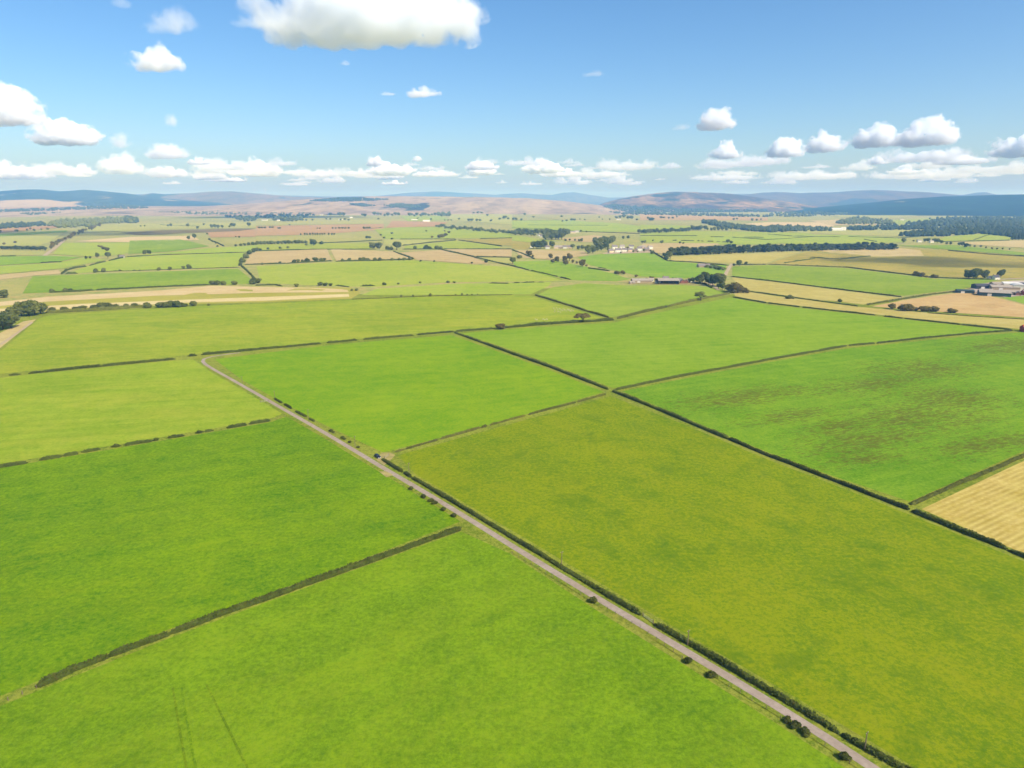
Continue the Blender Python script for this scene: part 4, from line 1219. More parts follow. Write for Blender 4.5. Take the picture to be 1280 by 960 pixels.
# conifer belt
pts = []
for i in range(74):
    t = i / 73
    x = 838 + 280 * t
    y0 = 319.5 - 7.2 * math.sin(min(1, t * 1.0) * math.pi / 2)
    pts.append((x + random.uniform(-1, 1), y0 + random.uniform(-.6, .5), random.uniform(7.5, 10.5) * (1 - .25 * t)))
for i in range(46):
    t = i / 45
    x = 846 + 268 * t
    pts.append((x + random.uniform(-1.5, 1.5), 318 - 7.2 * math.sin(t * math.pi / 2) + random.uniform(-.4, .4), random.uniform(7.5, 10.5) * (1 - .25 * t)))
row(pts, 'pine', 'conifer', 'dark conifer in the long plantation belt behind the yellow field', 'long conifer belt', 1.7, False)
row([(832, 322, 6), (838, 322.5, 7)], 'round', 'broad', 'leafy tree at the left end of the conifer belt', 'leafy trees ending the conifer belt', 1.0)
# row of trees further back, left of the dark wood
pts = [(x, 292 - (x - 800) * .035 + random.uniform(-.5, .5), random.uniform(4, 6)) for x in np.arange(799, 862, 2.8)] + [(x, 288.3 + random.uniform(-.3, .3), random.uniform(3.5, 6.5)) for x in (866, 870, 873, 876, 881, 884, 889, 893, 898, 903, 908, 914)]
row(pts, 'round', 'broad', 'dark tree in the far row left of the dark wood', 'far tree row left of the dark wood', 1.0, False)
row([(813, 276, 4), (816, 276, 4), (810, 274, 3), (826, 273.5, 3), (830, 273.5, 2.6), (836, 273.5, 2.4), (841, 273.5, 2.5), (846, 272, 2), (917, 275, 2.4), (921, 274.5, 2.2), (940, 276, 3), (946, 276, 2.5), (951, 275.5, 2.4)], 'round', 'broad', 'small dark tree on the pink heath below the central hill', 'small trees below the central hill', 1.4, False)
# right hand side
row([(1129, 303.5, 6), (1142, 302.5, 2.5), (1147, 302.5, 3), (1156, 302.5, 4.5), (1160, 303, 5), (1167, 303, 5), (1172, 304, 5.5), (1176, 305, 4.5), (1183, 305.5, 3), (1188, 306, 3.5), (1199, 307, 4), (1203, 307.5, 5), (1207, 309.5, 5.5), (1212, 308.5, 3), (1218, 309, 2.6), (1226, 309.5, 3), (1232, 310.5, 2.4), (1240, 311.5, 2.4), (1246, 312, 2.4), (1253, 312, 2.4), (1262, 312.5, 2)], 'round', 'broad', 'tree of the scattered line above the rough grazing', 'scattered tree line above the rough grazing', 1.15)
row([(1210, 348.5, 11), (1216, 349, 13), (1221, 348.5, 12), (1230, 348.5, 10.5), (1251, 346, 9), (1248, 345.5, 5)], 'round', 'broad', 'dark tree beside the white cottage at the right', 'dark trees beside the right white cottage', 1.05, True)
row([(1142, 344.5, 3.6), (1147, 345, 5), (1152, 346, 6), (1158, 347, 3), (1166, 347.5, 5), (1171, 347.5, 4), (1145, 343.5, 5)], 'bush', 'broad_warm', 'bush in the hedge under the shadowed grazing', 'bushes under the shadowed grazing', 1.15)
row([(987, 373.5, 5.5), (1049.5, 377.5, 4.5), (983, 373.5, 3.6), (991, 373.5, 3.6)], 'bush', 'broad', 'lone bush on the low hedge between yellow strips', 'lone bushes between the yellow strips', 1.15)
row([(1115, 386.5, 8), (1128, 388.5, 9), (1134, 388.8, 9.5), (1139, 388.5, 7), (1145, 388.5, 5), (1153, 389.5, 7), (1159, 389.5, 7.5), (1166, 389.5, 7.5), (1170, 389.5, 6)], 'bush', 'broad_warm', 'round bush of the thicket in front of the tan stubble', 'round thicket before the tan stubble', 1.25, True)
row([(1188, 390.8, 6), (1193, 391, 5)], 'bush', 'broad_warm', 'low bush just right of the round thicket', 'low bushes right of the thicket', 1.6, True)
row([(1265, 300, 6.5), (1269, 300, 8), (1273, 300, 9), (1278, 300, 9), (1283, 300, 9), (1288, 300, 9)], 'conifer', 'conifer', 'dark tree of the wood corner at the right edge', 'wood corner at the right edge', 1.3, False)


def distant_trees():
    vs, fs = [], []
    org = at(600, 275)
    for x, y, h, wd in FAR_TREES:
        p = at(x, y)
        hh = h * mpp(p) * 1.03
        cs = [((0, 0, .55), (.38, .38, .4))] + [((random.uniform(-.3, .3), random.uniform(-.3, .3), random.uniform(.3, .75)), (.24, .24, .22)) for _ in range(4)]
        v2, f2 = [], []
        for c, q in cs:
            lobe(v2, f2, c, q, .9, 0)
        leaf_quads(v2, f2, cs, 60, .16)
        b = len(vs)
        vs += [Vector((v.x * hh * wd, v.y * hh * wd, v.z * hh)) + p - org for v in v2]
        fs += [tuple(i + b for i in f) for f in f2]
    o = mesh_obj('distant_trees', vs, fs, M['broad'], None, org)
    tag(o, 'smallest far trees lining and dotting the pastures under the moor', 'trees', None, 'stuff')


distant_trees()


# far woods: one mass each
def wood(poly, n, hpx, label, key='conifer', wide=1.2, kind='round', fn=None):
    """a far-off wood that reads as one mass: many crowns merged"""
    xs = [p[0] for p in poly]
    ys = [p[1] for p in poly]

    def inside(x, y):
        c = False
        for i in range(len(poly)):
            (x1, y1), (x2, y2) = poly[i], poly[i - 1]
            if (y1 > y) != (y2 > y) and x < (x2 - x1) * (y - y1) / (y2 - y1) + x1:
                c = not c
        return c
    vs, fs = [], []
    fn = fn or at
    org = fn(sum(xs) / len(xs), sum(ys) / len(ys))
    cnt = 0
    tries = 0
    while cnt < n and tries < n * 40:
        tries += 1
        x, y = random.uniform(min(xs), max(xs)), random.uniform(min(ys), max(ys))
        if not inside(x, y):
            continue
        cnt += 1
        p = fn(x, y)
        if p is None:
            continue
        h = hpx * mpp(p) * random.uniform(.75, 1.15)
        w = h * .5 * wide * random.uniform(.8, 1.2)
        b = len(vs)
        m = 7
        rings = ((0.0, .35), (.2, .9), (.5, .95), (.8, .55), (1.0, .05)) if kind == 'round' else ((0.0, .5), (.15, .9), (.45, .6), (.75, .3), (1.0, .03))
        for z, r in rings:
            for i in range(m):
                a = 2 * math.pi * i / m
                q = r * w * random.uniform(.7, 1.2)
                vs.append(p - org + Vector((q * math.cos(a), q * math.sin(a), z * h + (random.uniform(-.06, .06) * h if z else -1))))
        for j in range(len(rings) - 1):
            for i in range(m):
                fs.append((b + j * m + i, b + j * m + (i + 1) % m, b + (j + 1) * m + (i + 1) % m, b + (j + 1) * m + i))
    o = mesh_obj('woodland', vs, fs, M[key], None, org)
    return tag(o, label, 'woodland', None, 'stuff')


wood([(58, 283), (75, 277), (110, 275), (160, 274), (172, 277), (165, 279), (128, 280), (120, 284), (75, 285)], 260, 4.2, 'dark far wood behind the tree lined lane at left', 'broad')
wood([(-40, 287), (0, 282), (40, 281), (62, 280), (58, 283), (0, 286.5), (-40, 291)], 110, 4.5, 'dark far wood at the left edge before the moor', 'conifer')
wood([(25, 268.5), (90, 264.5), (150, 261.5), (150, 263), (90, 267), (30, 270)], 260, 2.6, 'thin dark forest strip below the left hills', 'conifer')
wood([(150, 261), (220, 262), (320, 262), (383, 266.5), (380, 269), (320, 269), (250, 269), (200, 267), (150, 263.5)], 620, 2.8, 'long dark forest under the left moor', 'conifer')
wood([(282, 271), (320, 272), (320, 276), (305, 277), (290, 273)], 60, 3, 'small dark wood below the long forest', 'conifer')
wood([(320, 270), (380, 270), (384, 272), (375, 276), (352, 277), (335, 273), (320, 274)], 120, 3.2, 'dark wood right of the small far barns', 'conifer')
wood([(150, 276), (158, 272.5), (172, 274), (172, 279), (160, 279)], 50, 4, 'dark conifer corner right of the far wood', 'conifer')
wood([(876, 278.5), (895, 279), (920, 284), (960, 287), (1000, 289), (960, 291), (930, 288), (900, 284)], 300, 4.6, 'dark wood in front of the central hill', 'conifer')
wood([(962, 284), (1000, 284.5), (1040, 287), (1040, 289), (1000, 289.5), (962, 289)], 140, 4, 'dark wood left of the far white farm', 'conifer')
wood([(1056, 287), (1100, 284), (1140, 284), (1160, 287), (1100, 288), (1060, 288.5)], 140, 4.2, 'dark wood right of the far white farm', 'conifer')
wood([(1040, 279), (1070, 273), (1110, 276), (1120, 281), (1060, 281)], 150, 3.8, 'mixed wood above the far white farm', 'broad')
wood([(1123, 295), (1160, 289), (1240, 287), (1300, 290), (1300, 296), (1265, 297), (1225, 292.5), (1180, 295.5), (1140, 296)], 420, 5, 'broad dark forest at the right middle distance', 'conifer')
wood([(1126, 281), (1165, 277), (1240, 275), (1300, 276), (1300, 287), (1235, 285), (1158, 287), (1152, 282)], 560, 4.2, 'wide dark forest below the forest ridge', 'conifer')
wood([(1160, 274), (1190, 272.5), (1300, 272), (1300, 275), (1180, 276)], 160, 3.2, 'thin far forest at the right', 'conifer')
wood([(960, 267), (1060, 264), (1130, 264), (1100, 267), (1000, 271), (960, 271)], 220, 2.6, 'far blue woods at the foot of the right ridge', 'conifer')
wood([(760, 266), (860, 267), (960, 270), (960, 272), (860, 270), (770, 268)], 320, 2.4, 'dark forest fringe along the central hill foot', 'conifer')
wood([(545, 266), (565, 264.5), (562, 270), (548, 270)], 40, 3, 'tiny dark copse under the central moor', 'broad')


# ----------------------------------------------------------------------------- buildings
GH = 'white houses of the hamlet'
GC = 'roadside cottages by the central wood'


def house(px, py, w, d, hw, hr, rz, wall, roof, label, cat='house', group=None, chim=1, wins=3, name='house', door=True):
    if hw > 3.3 and group in (GH, GC):
        w, d, hw, hr = w * .92, d, hw * 1.18, hr * 1.15
    p = at(px, py)
    o = empty(name, p, rz)
    mb = MB()
    prof = [(-d / 2, -0.5), (d / 2, -0.5), (d / 2, hw), (0, hw + hr), (-d / 2, hw)]
    # the profile runs along the house's length (local x)
    n = len(prof)
    vs = [(-w / 2, y, z) for y, z in prof] + [(w / 2, y, z) for y, z in prof]
    fs = [(i, n + i, n + (i + 1) % n, (i + 1) % n) for i in range(n)] + [tuple(range(n)), tuple(range(2 * n - 1, n - 1, -1))]
    mb.add(vs, fs)
    mb.build('wall', M[wall], o)
    rb = MB()
    ov, th = 0.35, 0.18
    sl = hr / (d / 2)
    for s in (-1, 1):
        a = (s * (d / 2 + ov), hw - sl * ov + 0.02)
        b = (0, hw + hr + 0.02)
        vs = []
        for x in (-w / 2 - ov, w / 2 + ov):
            vs += [(x, a[0], a[1]), (x, b[0] , b[1]), (x, b[0], b[1] + th), (x, a[0], a[1] + th)]
        rb.add(vs, [(0, 1, 2, 3), (7, 6, 5, 4), (0, 4, 5, 1), (3, 2, 6, 7), (0, 3, 7, 4), (1, 5, 6, 2)])
    ro = rb.build('roof', M[roof], o)
    for k in range(chim):
        cb = MB()
        x = (-1 if k == 0 else 1) * (w / 2 - 0.6)
        cb.box((x, 0, hw + hr + 0.45), (0.9, 0.7, 1.6))
        cb.tube((x - .2, 0, hw + hr + 1.25), (x - .2, 0, hw + hr + 1.65), .14, .12)
        cb.tube((x + .2, 0, hw + hr + 1.25), (x + .2, 0, hw + hr + 1.65), .14, .12)
        cb.build('chimney', M['pot'], ro)
    for k in range(wins):
        x = -w / 2 + w * (k + .5) / wins
        if door and k == wins // 2:
            b = MB()
            b.box((x, -d / 2 - 0.02, 1.05), (1.0, 0.1, 2.1))
            b.build('door', M['door'], o)
            continue
        b = MB()
        b.box((x, -d / 2 - 0.02, 1.6), (1.2, 0.1, 1.3))
        b.build('window', M['glass'], o)
    return tag(o, label, cat, group)


def shed(px, py, w, d, hw, hr, rz, wall, roof, label, openf=False, cat='barn', name='barn', arch=False):
    """portal framed farm shed; openf leaves the long front open between posts"""
    p = at(px, py)
    o = empty(name, p, rz)
    if arch:
        top = [(d / 2 * math.cos(t), hw + hr * math.sin(t)) for t in np.linspace(0, math.pi, 11)]
    else:
        top = [(d / 2, hw), (0, hw + hr), (-d / 2, hw)]
    prof = [(-d / 2, -0.5), (d / 2, -0.5)] + top
    n = len(prof)
    wb = MB()
    for x0, x1 in ((-w / 2, -w / 2 + .2), (w / 2 - .2, w / 2)):
        vs = [(x0, y, z) for y, z in prof] + [(x1, y, z) for y, z in prof]
        fs = [(i, n + i, n + (i + 1) % n, (i + 1) % n) for i in range(n)] + [tuple(range(n)), tuple(range(2 * n - 1, n - 1, -1))]
        wb.add(vs, fs)
    wb.box((0, d / 2 - .12, hw / 2 - .27), (w - .42, .2, hw + .5))
    if not openf:
        wb.box((0, -d / 2 + .12, hw / 2 - .27), (w - .42, .2, hw + .5))
    wb.build('wall', M[wall], o)
    if openf:
        for k in range(5):
            pb = MB()
            pb.box((-w / 2 + .4 + (w - .8) * k / 4, -d / 2 + .15, hw / 2 - .25), (.3, .3, hw + .48))
            pb.build('post', M['post'], o)
    else:
        db = MB()
        db.box((-w * .18, -d / 2 - .02, min(hw - .5, 3.6) / 2), (min(4.5, w * .25), .16, min(hw - .5, 3.6)))
        db.build('door', M['sheet' if wall != 'render' else 'green_sheet'], o)
    rb = MB()
    m = len(top)
    th, ov = .15, .5
    vs = []
    for x in (-w / 2 - ov, w / 2 + ov):
        for (y, z) in top:
            vs.append((x, y * (1 + ov / (d / 2)), z + .02 - (hr / (d / 2) * ov if not arch and abs(y) > .01 else 0)))
        for (y, z) in top:
            vs.append((x, y * (1 + ov / (d / 2)), z + .02 + th - (hr / (d / 2) * ov if not arch and abs(y) > .01 else 0)))
    fs = []
    q = 2 * m
    for i in range(m - 1):
        fs += [(i, i + 1, q + i + 1, q + i), (m + i, q + m + i, q + m + i + 1, m + i + 1), (i, m + i, m + i + 1, i + 1), (q + i, q + i + 1, q + m + i + 1, q + m + i)]
    fs += [(0, q, q + m, m), (m - 1, 2 * m - 1, q + 2 * m - 1, q + m - 1)]
    rb.add(vs, fs)
    rb.build('roof', M[roof], o)
    return tag(o, label, cat)


# white hamlet
GH = 'white houses of the hamlet'
house(763.5, 316.2, 13, 8, 4.5, 3.2, R(24), 'cream', 'slate', 'cream gabled house at the left end of the hamlet', group=GH, chim=2)
house(772.5, 315.6, 15, 8, 5.0, 3.4, R(4), 'render', 'slate', 'white two storey house second from the hamlet left end', group=GH, chim=2)
house(780.5, 315.2, 12, 8, 5.0, 3.2, R(-4), 'render', 'slate', 'white house with slate roof in the hamlet centre', group=GH, chim=2)
house(787.5, 315.0, 11, 8, 4.4, 3.0, R(10), 'cream', 'slate', 'cream cottage right of the hamlet centre', group=GH)
house(794.5, 314.6, 10, 8, 4.0, 3.0, R(70), 'stone', 'slate', 'stone gable end house in the hamlet', group=GH)
house(799.5, 313.8, 12, 8, 5.4, 3.4, R(0), 'render', 'slate', 'tall white house near the hamlet right end', group=GH, chim=2)
house(808.0, 313.6, 13, 8, 3.6, 3.0, R(6), 'stone', 'slate', 'long stone cottage at the hamlet right end', group=GH)
house(803.0, 310.8, 15, 9, 3.6, 3.0, R(0), 'cream', 'fibre', 'pale shed roof behind the hamlet right end', group=GH, chim=0)
house(768, 311.6, 14, 8, 5.2, 3.4, R(12), 'render', 'slate', 'white house on the upper row behind the cream gable', group=GH, chim=2)
house(777.5, 310.9, 13, 8, 5.0, 3.4, R(0), 'render', 'fibre', 'white house in the middle of the upper hamlet row', group=GH)
house(789, 310.6, 13, 8, 4.6, 3.2, R(-8), 'render', 'slate', 'white house right of the upper hamlet row middle', group=GH)
house(812.5, 311.6, 12, 8, 4.4, 3.0, R(20), 'render', 'fibre', 'white gabled house alone at the far right of the hamlet', group=GH)
# roadside cottages
GC = 'roadside cottages by the central wood'
house(684.5, 311, 11, 8, 3.8, 3, R(0), 'render', 'slate', 'white cottage half hidden between dark trees', group=GC)
house(695, 310.8, 11, 8, 3.6, 3, R(4), 'cream', 'fibre', 'first pale cottage of the roadside row', group=GC)
house(700.5, 310.6, 12, 8, 3.6, 3, R(0), 'stone', 'fibre', 'second stone cottage of the roadside row', group=GC)
house(706, 310.6, 10, 8, 3.6, 3, R(0), 'render', 'slate', 'third white cottage of the roadside row', group=GC)
house(712, 310.4, 12, 8, 3.4, 3, R(-4), 'cream', 'slate', 'fourth pale cottage of the roadside row', group=GC)
house(664.5, 309.6, 6, 6, 4.4, 3, R(80), 'render', 'slate', 'narrow white gable left of the dark trees', group=GC, wins=1, door=False)
house(678.3, 296.5, 17, 9, 5.0, 3.4, R(-20), 'render', 'slate', 'white house in front of the streamside wood', chim=2)
house(673, 295, 8, 7, 3.6, 3.0, R(60), 'render', 'slate', 'small white outbuilding beside the wood house', wins=1, door=False, chim=0)
house(716, 291.6, 20, 9, 4, 3.2, R(12), 'cream', 'fibre', 'pale barn right of the streamside wood', 'barn', chim=0, name='barn')
house(721, 290.4, 15, 9, 4, 3.2, R(0), 'render', 'fibre', 'white barn roof at the end of the streamside wood', 'barn', chim=0, name='barn')
# middle farm
shed(801.5, 353.0, 29, 13, 3.4, 2.6, R(3), 'stone', 'fibre', 'long low grey roofed shed of the middle farm')
shed(834.5, 354.6, 30, 18, 5.4, 2.6, R(-2), 'navy_sheet', 'fibre', 'big open fronted barn with dark interior at the middle farm', True)
house(853, 354.2, 8, 7, 3.2, 2.8, R(86), 'brick', 'slate', 'red brick gabled building of the middle farm', wins=1, door=False, chim=0)
house(857.5, 354.0, 7, 6, 3.2, 2.6, R(80), 'brick', 'fibre', 'small red brick lean shed beside the brick gable', wins=1, door=False, chim=0)
house(848, 352.6, 9, 7, 3.6, 2.6, R(0), 'render', 'slate', 'white farmhouse behind the open fronted barn', chim=1)
house(832, 350.4, 9, 7, 3.4, 2.8, R(0), 'render', 'slate', 'farmhouse with white chimney behind the big barn roof', chim=1)
house(790, 354.6, 8, 5, 2.2, 1.4, R(10), 'stone', 'fibre', 'pale low hut left of the grey farm shed', 'shed', chim=0, wins=1, door=False, name='shed')
house(814, 351.8, 7, 6, 3.0, 2.2, R(0), 'render', 'fibre', 'small white building between the two middle farm sheds', chim=0, wins=2, door=False)
house(822, 353.9, 7, 5, 2.6, 1.8, R(8), 'render', 'fibre', 'little white lean to at the left end of the big barn', 'shed', chim=0, wins=1, door=False, name='shed')
house(863.5, 353.0, 9, 7, 3.4, 2.6, R(4), 'render', 'slate', 'white cottage at the right end of the middle farm', chim=1, wins=2, door=False)
# stone cottage
house(876, 334.2, 13, 8, 3.6, 3.2, R(16), 'stone', 'slate', 'grey stone cottage above the short pale road', chim=2)
house(883, 333.8, 11, 7, 3.2, 2.8, R(8), 'render', 'slate', 'pale wing beside the grey stone cottage', chim=0, wins=2, door=False)
# right hand farm
shed(1205.5, 366.2, 20, 9, 3.4, 1.4, R(-14), 'green_sheet', 'green_sheet', 'dark green low shed at the left of the right hand farm')
shed(1229, 361.0, 26, 14, 5, 2.2, R(-4), 'navy_sheet', 'dark_slate', 'dark roofed barn at the back of the right hand farm')
shed(1242, 369.5, 34, 20, 4.8, 2.4, R(-26), 'green_sheet', 'fibre', 'large grey roofed shed with dark green long wall')
shed(1254, 362.5, 34, 16, 4.6, 2.4, R(-14), 'stone', 'fibre', 'grey roofed shed behind the dark green walled one')
shed(1272, 362.5, 24, 16, 4.4, 4.4, R(62), 'render', 'sheet', 'white round arched barn at the right hand farm', arch=True)
shed(1283, 360.5, 22, 16, 6.2, 2.4, R(8), 'sheet', 'dark_slate', 'tall pale clad shed at the right edge')
shed(1262, 368.0, 20, 12, 3.8, 2.0, R(-20), 'stone', 'fibre', 'low grey roofed shed at the front of the right hand farm')
house(1272, 369.2, 9, 6, 3, 2.2, R(64), 'brick', 'slate', 'small brick hut at the front of the right hand farm', chim=0, wins=1, door=False)
house(1281.5, 369.0, 10, 7, 4, 3.0, R(10), 'terracotta', 'slate', 'red brick house end at the right edge of the farm', chim=1, wins=2, door=False)
house(1225, 367.8, 7, 4, 2.4, 1.4, R(20), 'render', 'fibre', 'white trailer like hut between the green shed and farm', 'shed', chim=0, wins=1, door=False, name='shed')
house(1217, 366.6, 6, 4, 2.0, 1.2, R(-10), 'cream', 'fibre', 'tiny pale hut right of the dark green shed', 'shed', chim=0, wins=1, door=False, name='shed')
house(1243.5, 349.6, 10, 8, 3.8, 3.4, R(18), 'render', 'dark_slate', 'white cottage with dark gable between right hand trees', chim=2)
house(1236.5, 349.4, 5, 6, 3.0, 2.6, R(12), 'render', 'dark_slate', 'white annexe left of the dark gabled cottage', chim=0, wins=1, door=False)
house(1282, 414.5, 7, 8, 3.6, 2.6, R(-8), 'terracotta', 'terracotta', 'orange red shed at the right edge above the patchy pasture', 'shed', chim=0, wins=1, door=False, name='shed')
shed(1266, 357.8, 30, 14, 4.4, 2.0, R(-10), 'render', 'sheet', 'pale roofed long shed at the back of the right hand farm')
shed(1249, 357.5, 22, 11, 3.8, 1.8, R(-6), 'stone', 'fibre', 'low grey shed at the back beside the arched barn')
shed(1232, 365.8, 14, 9, 3.6, 1.6, R(-20), 'render', 'fibre', 'small pale shed between dark barn and green walled shed')
# far white buildings
house(152.5, 322.3, 9, 6, 3.2, 2.4, R(24), 'render', 'slate', 'small white cottage on the left pastures', chim=1)
GW = 'far white buildings'
for px, py, w, d, h, rz, lab in ((402, 269, 20, 12, 5, 0, 'white far house on the left of the far tree line'), (438.5, 272.5, 20, 12, 6, 60, 'white far gable among the far tree line trees'),
                                 (426, 275, 22, 10, 4, 0, 'low pale far barn below the white gable'), (533, 277.2, 40, 18, 5, 6, 'long white far barn on the pink field'),
                                 (518, 275.3, 36, 12, 3, 4, 'pale far shed left of the long white barn'), (348, 276.5, 14, 12, 7, 0, 'white far house among the small dark woods'),
                                 (331, 275.6, 34, 12, 4, 0, 'pale far shed left of the small dark woods'), (773, 275.3, 30, 12, 5, 0, 'pale far farm under the central hill'),
                                 (1044, 288.3, 52, 18, 6, -3, 'long white far barn between dark woods'), (1052.5, 288, 9, 9, 11, 0, 'left pale far tower beside the white barn'),
                                 (1055.6, 288, 9, 9, 11, 0, 'right pale far tower beside the white barn'), (1164, 303.2, 10, 8, 4, 0, 'small white cottage in the scattered tree line'),
                                 (1149, 302.6, 12, 8, 4, 0, 'small pale cottage at the left of the scattered tree line'), (1127, 275.5, 24, 12, 6, 0, 'far white house below the forest ridge')):
    house(px, py, w, d, h, d * .28, R(rz), 'render', 'sheet' if 'barn' in lab else 'fibre', lab, 'barn' if 'barn' in lab or 'shed' in lab else 'house', GW, chim=0, wins=0, name='barn' if 'barn' in lab or 'shed' in lab else 'house')


# ----------------------------------------------------------------------------- poles, fences, gates
GPO = 'wooden poles along the lane'
for px, py, h, lab in ((303, 479.5, 5.0, 'wooden pole nearest the lane bend'), (343.5, 498.5, 5.2, 'wooden pole second from the lane bend'), (385.5, 523, 5.4, 'wooden pole third from the lane bend'), (444, 558.5, 5.8, 'wooden pole just above the parked car'),
                       (511.5, 593.5, 5.8, 'wooden pole above the small hedge clump past the car'), (702, 708, 5.6, 'wooden pole halfway down the long lane hedge'), (859.5, 807, 5.0, 'pale pole rising from the hedge below the gate'),
                       (1080.5, 938, 5.0, 'pale pole near the bottom of the lane')):
    p = at(px, py)
    o = empty('utility_pole', p)
    b = MB()
    b.tube((0, 0, -.3), (0, 0, h), .15, .11, 8)
    b.build('pole', M['pole'], o)
    c = MB()
    c.box((0, 0, h - .35), (1.1, .1, .12), rz=LANE + math.pi / 2)
    c.build('crossarm', M['pole'], o)
    for s in (-1, 1):
        i = MB()
        i.tube((s * .45 * math.cos(LANE + math.pi / 2), s * .45 * math.sin(LANE + math.pi / 2), h - .28), (s * .45 * math.cos(LANE + math.pi / 2), s * .45 * math.sin(LANE + math.pi / 2), h - .1), .05, .04)
        i.build('insulator', M['silver'], o)
    tag(o, lab, 'pole', GPO)


def fence(pts, label, gap=3.0, group=None, hh=1.15, thick=.11):
    wp = [at(*p) for p in pts]
    o = empty('wire_fence', wp[0])
    path = []
    for a, b in zip(wp[:-1], wp[1:]):
        n = max(1, int((b - a).length / gap))
        path += [a.lerp(b, k / n) for k in range(n)]
    path.append(wp[-1])
    pm = bpy.data.meshes.new('post')
    mb = MB()
    mb.box((0, 0, hh / 2 - .15), (thick, thick, hh + .3))
    pm.from_pydata(mb.v, [], mb.f)
    pm.materials.append(M['post'])
    for q in path:
        c = bpy.data.objects.new('post', pm)
        c.location = q - wp[0] + Vector((random.uniform(-.06, .06), random.uniform(-.06, .06), random.uniform(-.08, .05)))
        c.rotation_euler = (random.uniform(-.06, .06), random.uniform(-.06, .06), random.uniform(0, 1))
        link(c, o)
    wb = MB()
    for z in (.35, .7, 1.05):
        for a, b in zip(path[:-1], path[1:]):
            wb.tube(a - wp[0] + Vector((0, 0, z)), b - wp[0] + Vector((0, 0, z)), .012, .012, 3)
    wb.build('wire', M['post'], o)
    return tag(o, label, 'fence', group)


GFE = 'wire fences beside the lane'
fence([(640, 692), (690, 722), (735, 749)], 'wire fence on the left verge above the large round bush', group=GFE)
fence([(750, 757), (800, 786), (853, 823)], 'wire fence on the left verge below the large round bush', group=GFE)
fence([(897, 849), (940, 876), (976, 898)], 'wire fence between the wide bush and the long thicket', group=GFE)
fence([(1012, 920), (1050, 946)], 'short wire fence between the long thicket and lowest bush', group=GFE)
fence([(1062, 955), (1110, 985), (1160, 1018)], 'wire fence running out of the bottom edge', group=GFE)
fence([(-30, 892), (10, 876), (46, 860.5)], 'weathered fence posts continuing the bottom left hedge', 2.6, group='wire fences in the fields', thick=.16)
fence([(338, 526), (356, 521)], 'short wire fence from the broken hedge to the lane', group='wire fences in the fields')
fence([(492, 566.5), (552, 549.8), (613, 532.5)], 'wire fence along the thin ragged hedge', group='wire fences in the fields', gap=3.5)


def gate(px0, py0, px1, py1, label):
    a, b = at(px0, py0), at(px1, py1)
    o = empty('field_gate', a)
    d = b - a
    L = min(d.length, 4.2)
    d = d.normalized()
    q = d * L
    fb = MB()
    for z in (.2, .42, .64, .88, 1.15):
        fb.tube((0, 0, z), (q.x, q.y, z), .03, .03, 5)
    fb.tube((0, 0, .2), (q.x, q.y, 1.15), .025, .025, 5)
    for t in (0.02, .5, .98):
        fb.tube((q.x * t, q.y * t, .2), (q.x * t, q.y * t, 1.15), .03, .03, 5)
    fb.build('gate_panel', M['gate'], o)
    for t in (-.04, 1.04):
        pb = MB()
        pb.box((q.x * t, q.y * t, .55), (.22, .22, 1.7))
        pb.build('post', M['pole'], o)
    tag(o, label, 'gate', 'metal field gates by the lane')


gate(481, 573.5, 487.5, 568.5, 'pale metal field gate beside the parked car')
gate(804, 771, 816, 779.5, 'pale metal gate filling the gap in the lane hedge')
gate(326, 503, 335, 502, 'pale metal gate on the left of the lane below the bend')


# ----------------------------------------------------------------------------- car
def make_car():
    p = at(472, 571.8)
    rz = LANE
    o = empty('parked_car', p, rz)
    b = MB()
    prof = [(-2.05, .35), (2.1, .32), (2.18, .55), (2.1, .78), (1.05, .98), (-1.9, 1.0), (-2.12, .85)]
    b.extrude(prof, -.86, .86)
    body = b.build('body', M['car'], o)
    bm = bmesh.new()
    bm.from_mesh(body.data)
    bmesh.ops.bevel(bm, geom=bm.edges[:], offset=.08, segments=2, affect='EDGES')
    bm.to_mesh(body.data)
    bm.free()
    g = MB()
    vs = []
    for (x0, x1, w, z) in ((-1.85, 1.0, .78, .97), (-1.6, .3, .62, 1.44)):
        vs += [(x0, -w, z), (x1, -w, z), (x1, w, z), (x0, w, z)]
    g.add(vs, [(0, 3, 2, 1), (4, 5, 6, 7), (0, 1, 5, 4), (1, 2, 6, 5), (2, 3, 7, 6), (3, 0, 4, 7)])
    g.build('window', M['glass'], o)
    r = MB()
    r.add([(-1.62, -.6, 1.445), (.28, -.6, 1.445), (.28, .6, 1.445), (-1.62, .6, 1.445), (-1.5, -.52, 1.5), (.15, -.52, 1.5), (.15, .52, 1.5), (-1.5, .52, 1.5)],
          [(0, 3, 2, 1), (4, 5, 6, 7), (0, 1, 5, 4), (1, 2, 6, 5), (2, 3, 7, 6), (3, 0, 4, 7)])
    r.build('roof', M['car'], o)
    bp = MB()
    bp.box((2.16, 0, .42), (.14, 1.5, .2))
    bp.build('bumper', M['silver'], o)
    for x in (-1.3, 1.35):
        for s in (-1, 1):
            w = MB()
            w.tube((x, s * .70, .33), (x, s * .90, .33), .33, .33, 14)
            wo = w.build('wheel', M['tyre'], o)
            k = MB()
            k.tube((x, s * .86, .33), (x, s * .915, .33), .2, .18, 10)
            k.build('rim', M['silver'], wo)
    for s in (-1, 1):
        h = MB()
        h.box((2.12, s * .6, .68), (.12, .36, .16))
        h.build('headlight', M['lamp'], o)
        t = MB()
        t.box((-2.1, s * .68, .8), (.1, .24, .2))
        t.build('tail_light', M['tail'], o)
    tag(o, 'dark blue car parked in the gateway beside the lane', 'car')


make_car()


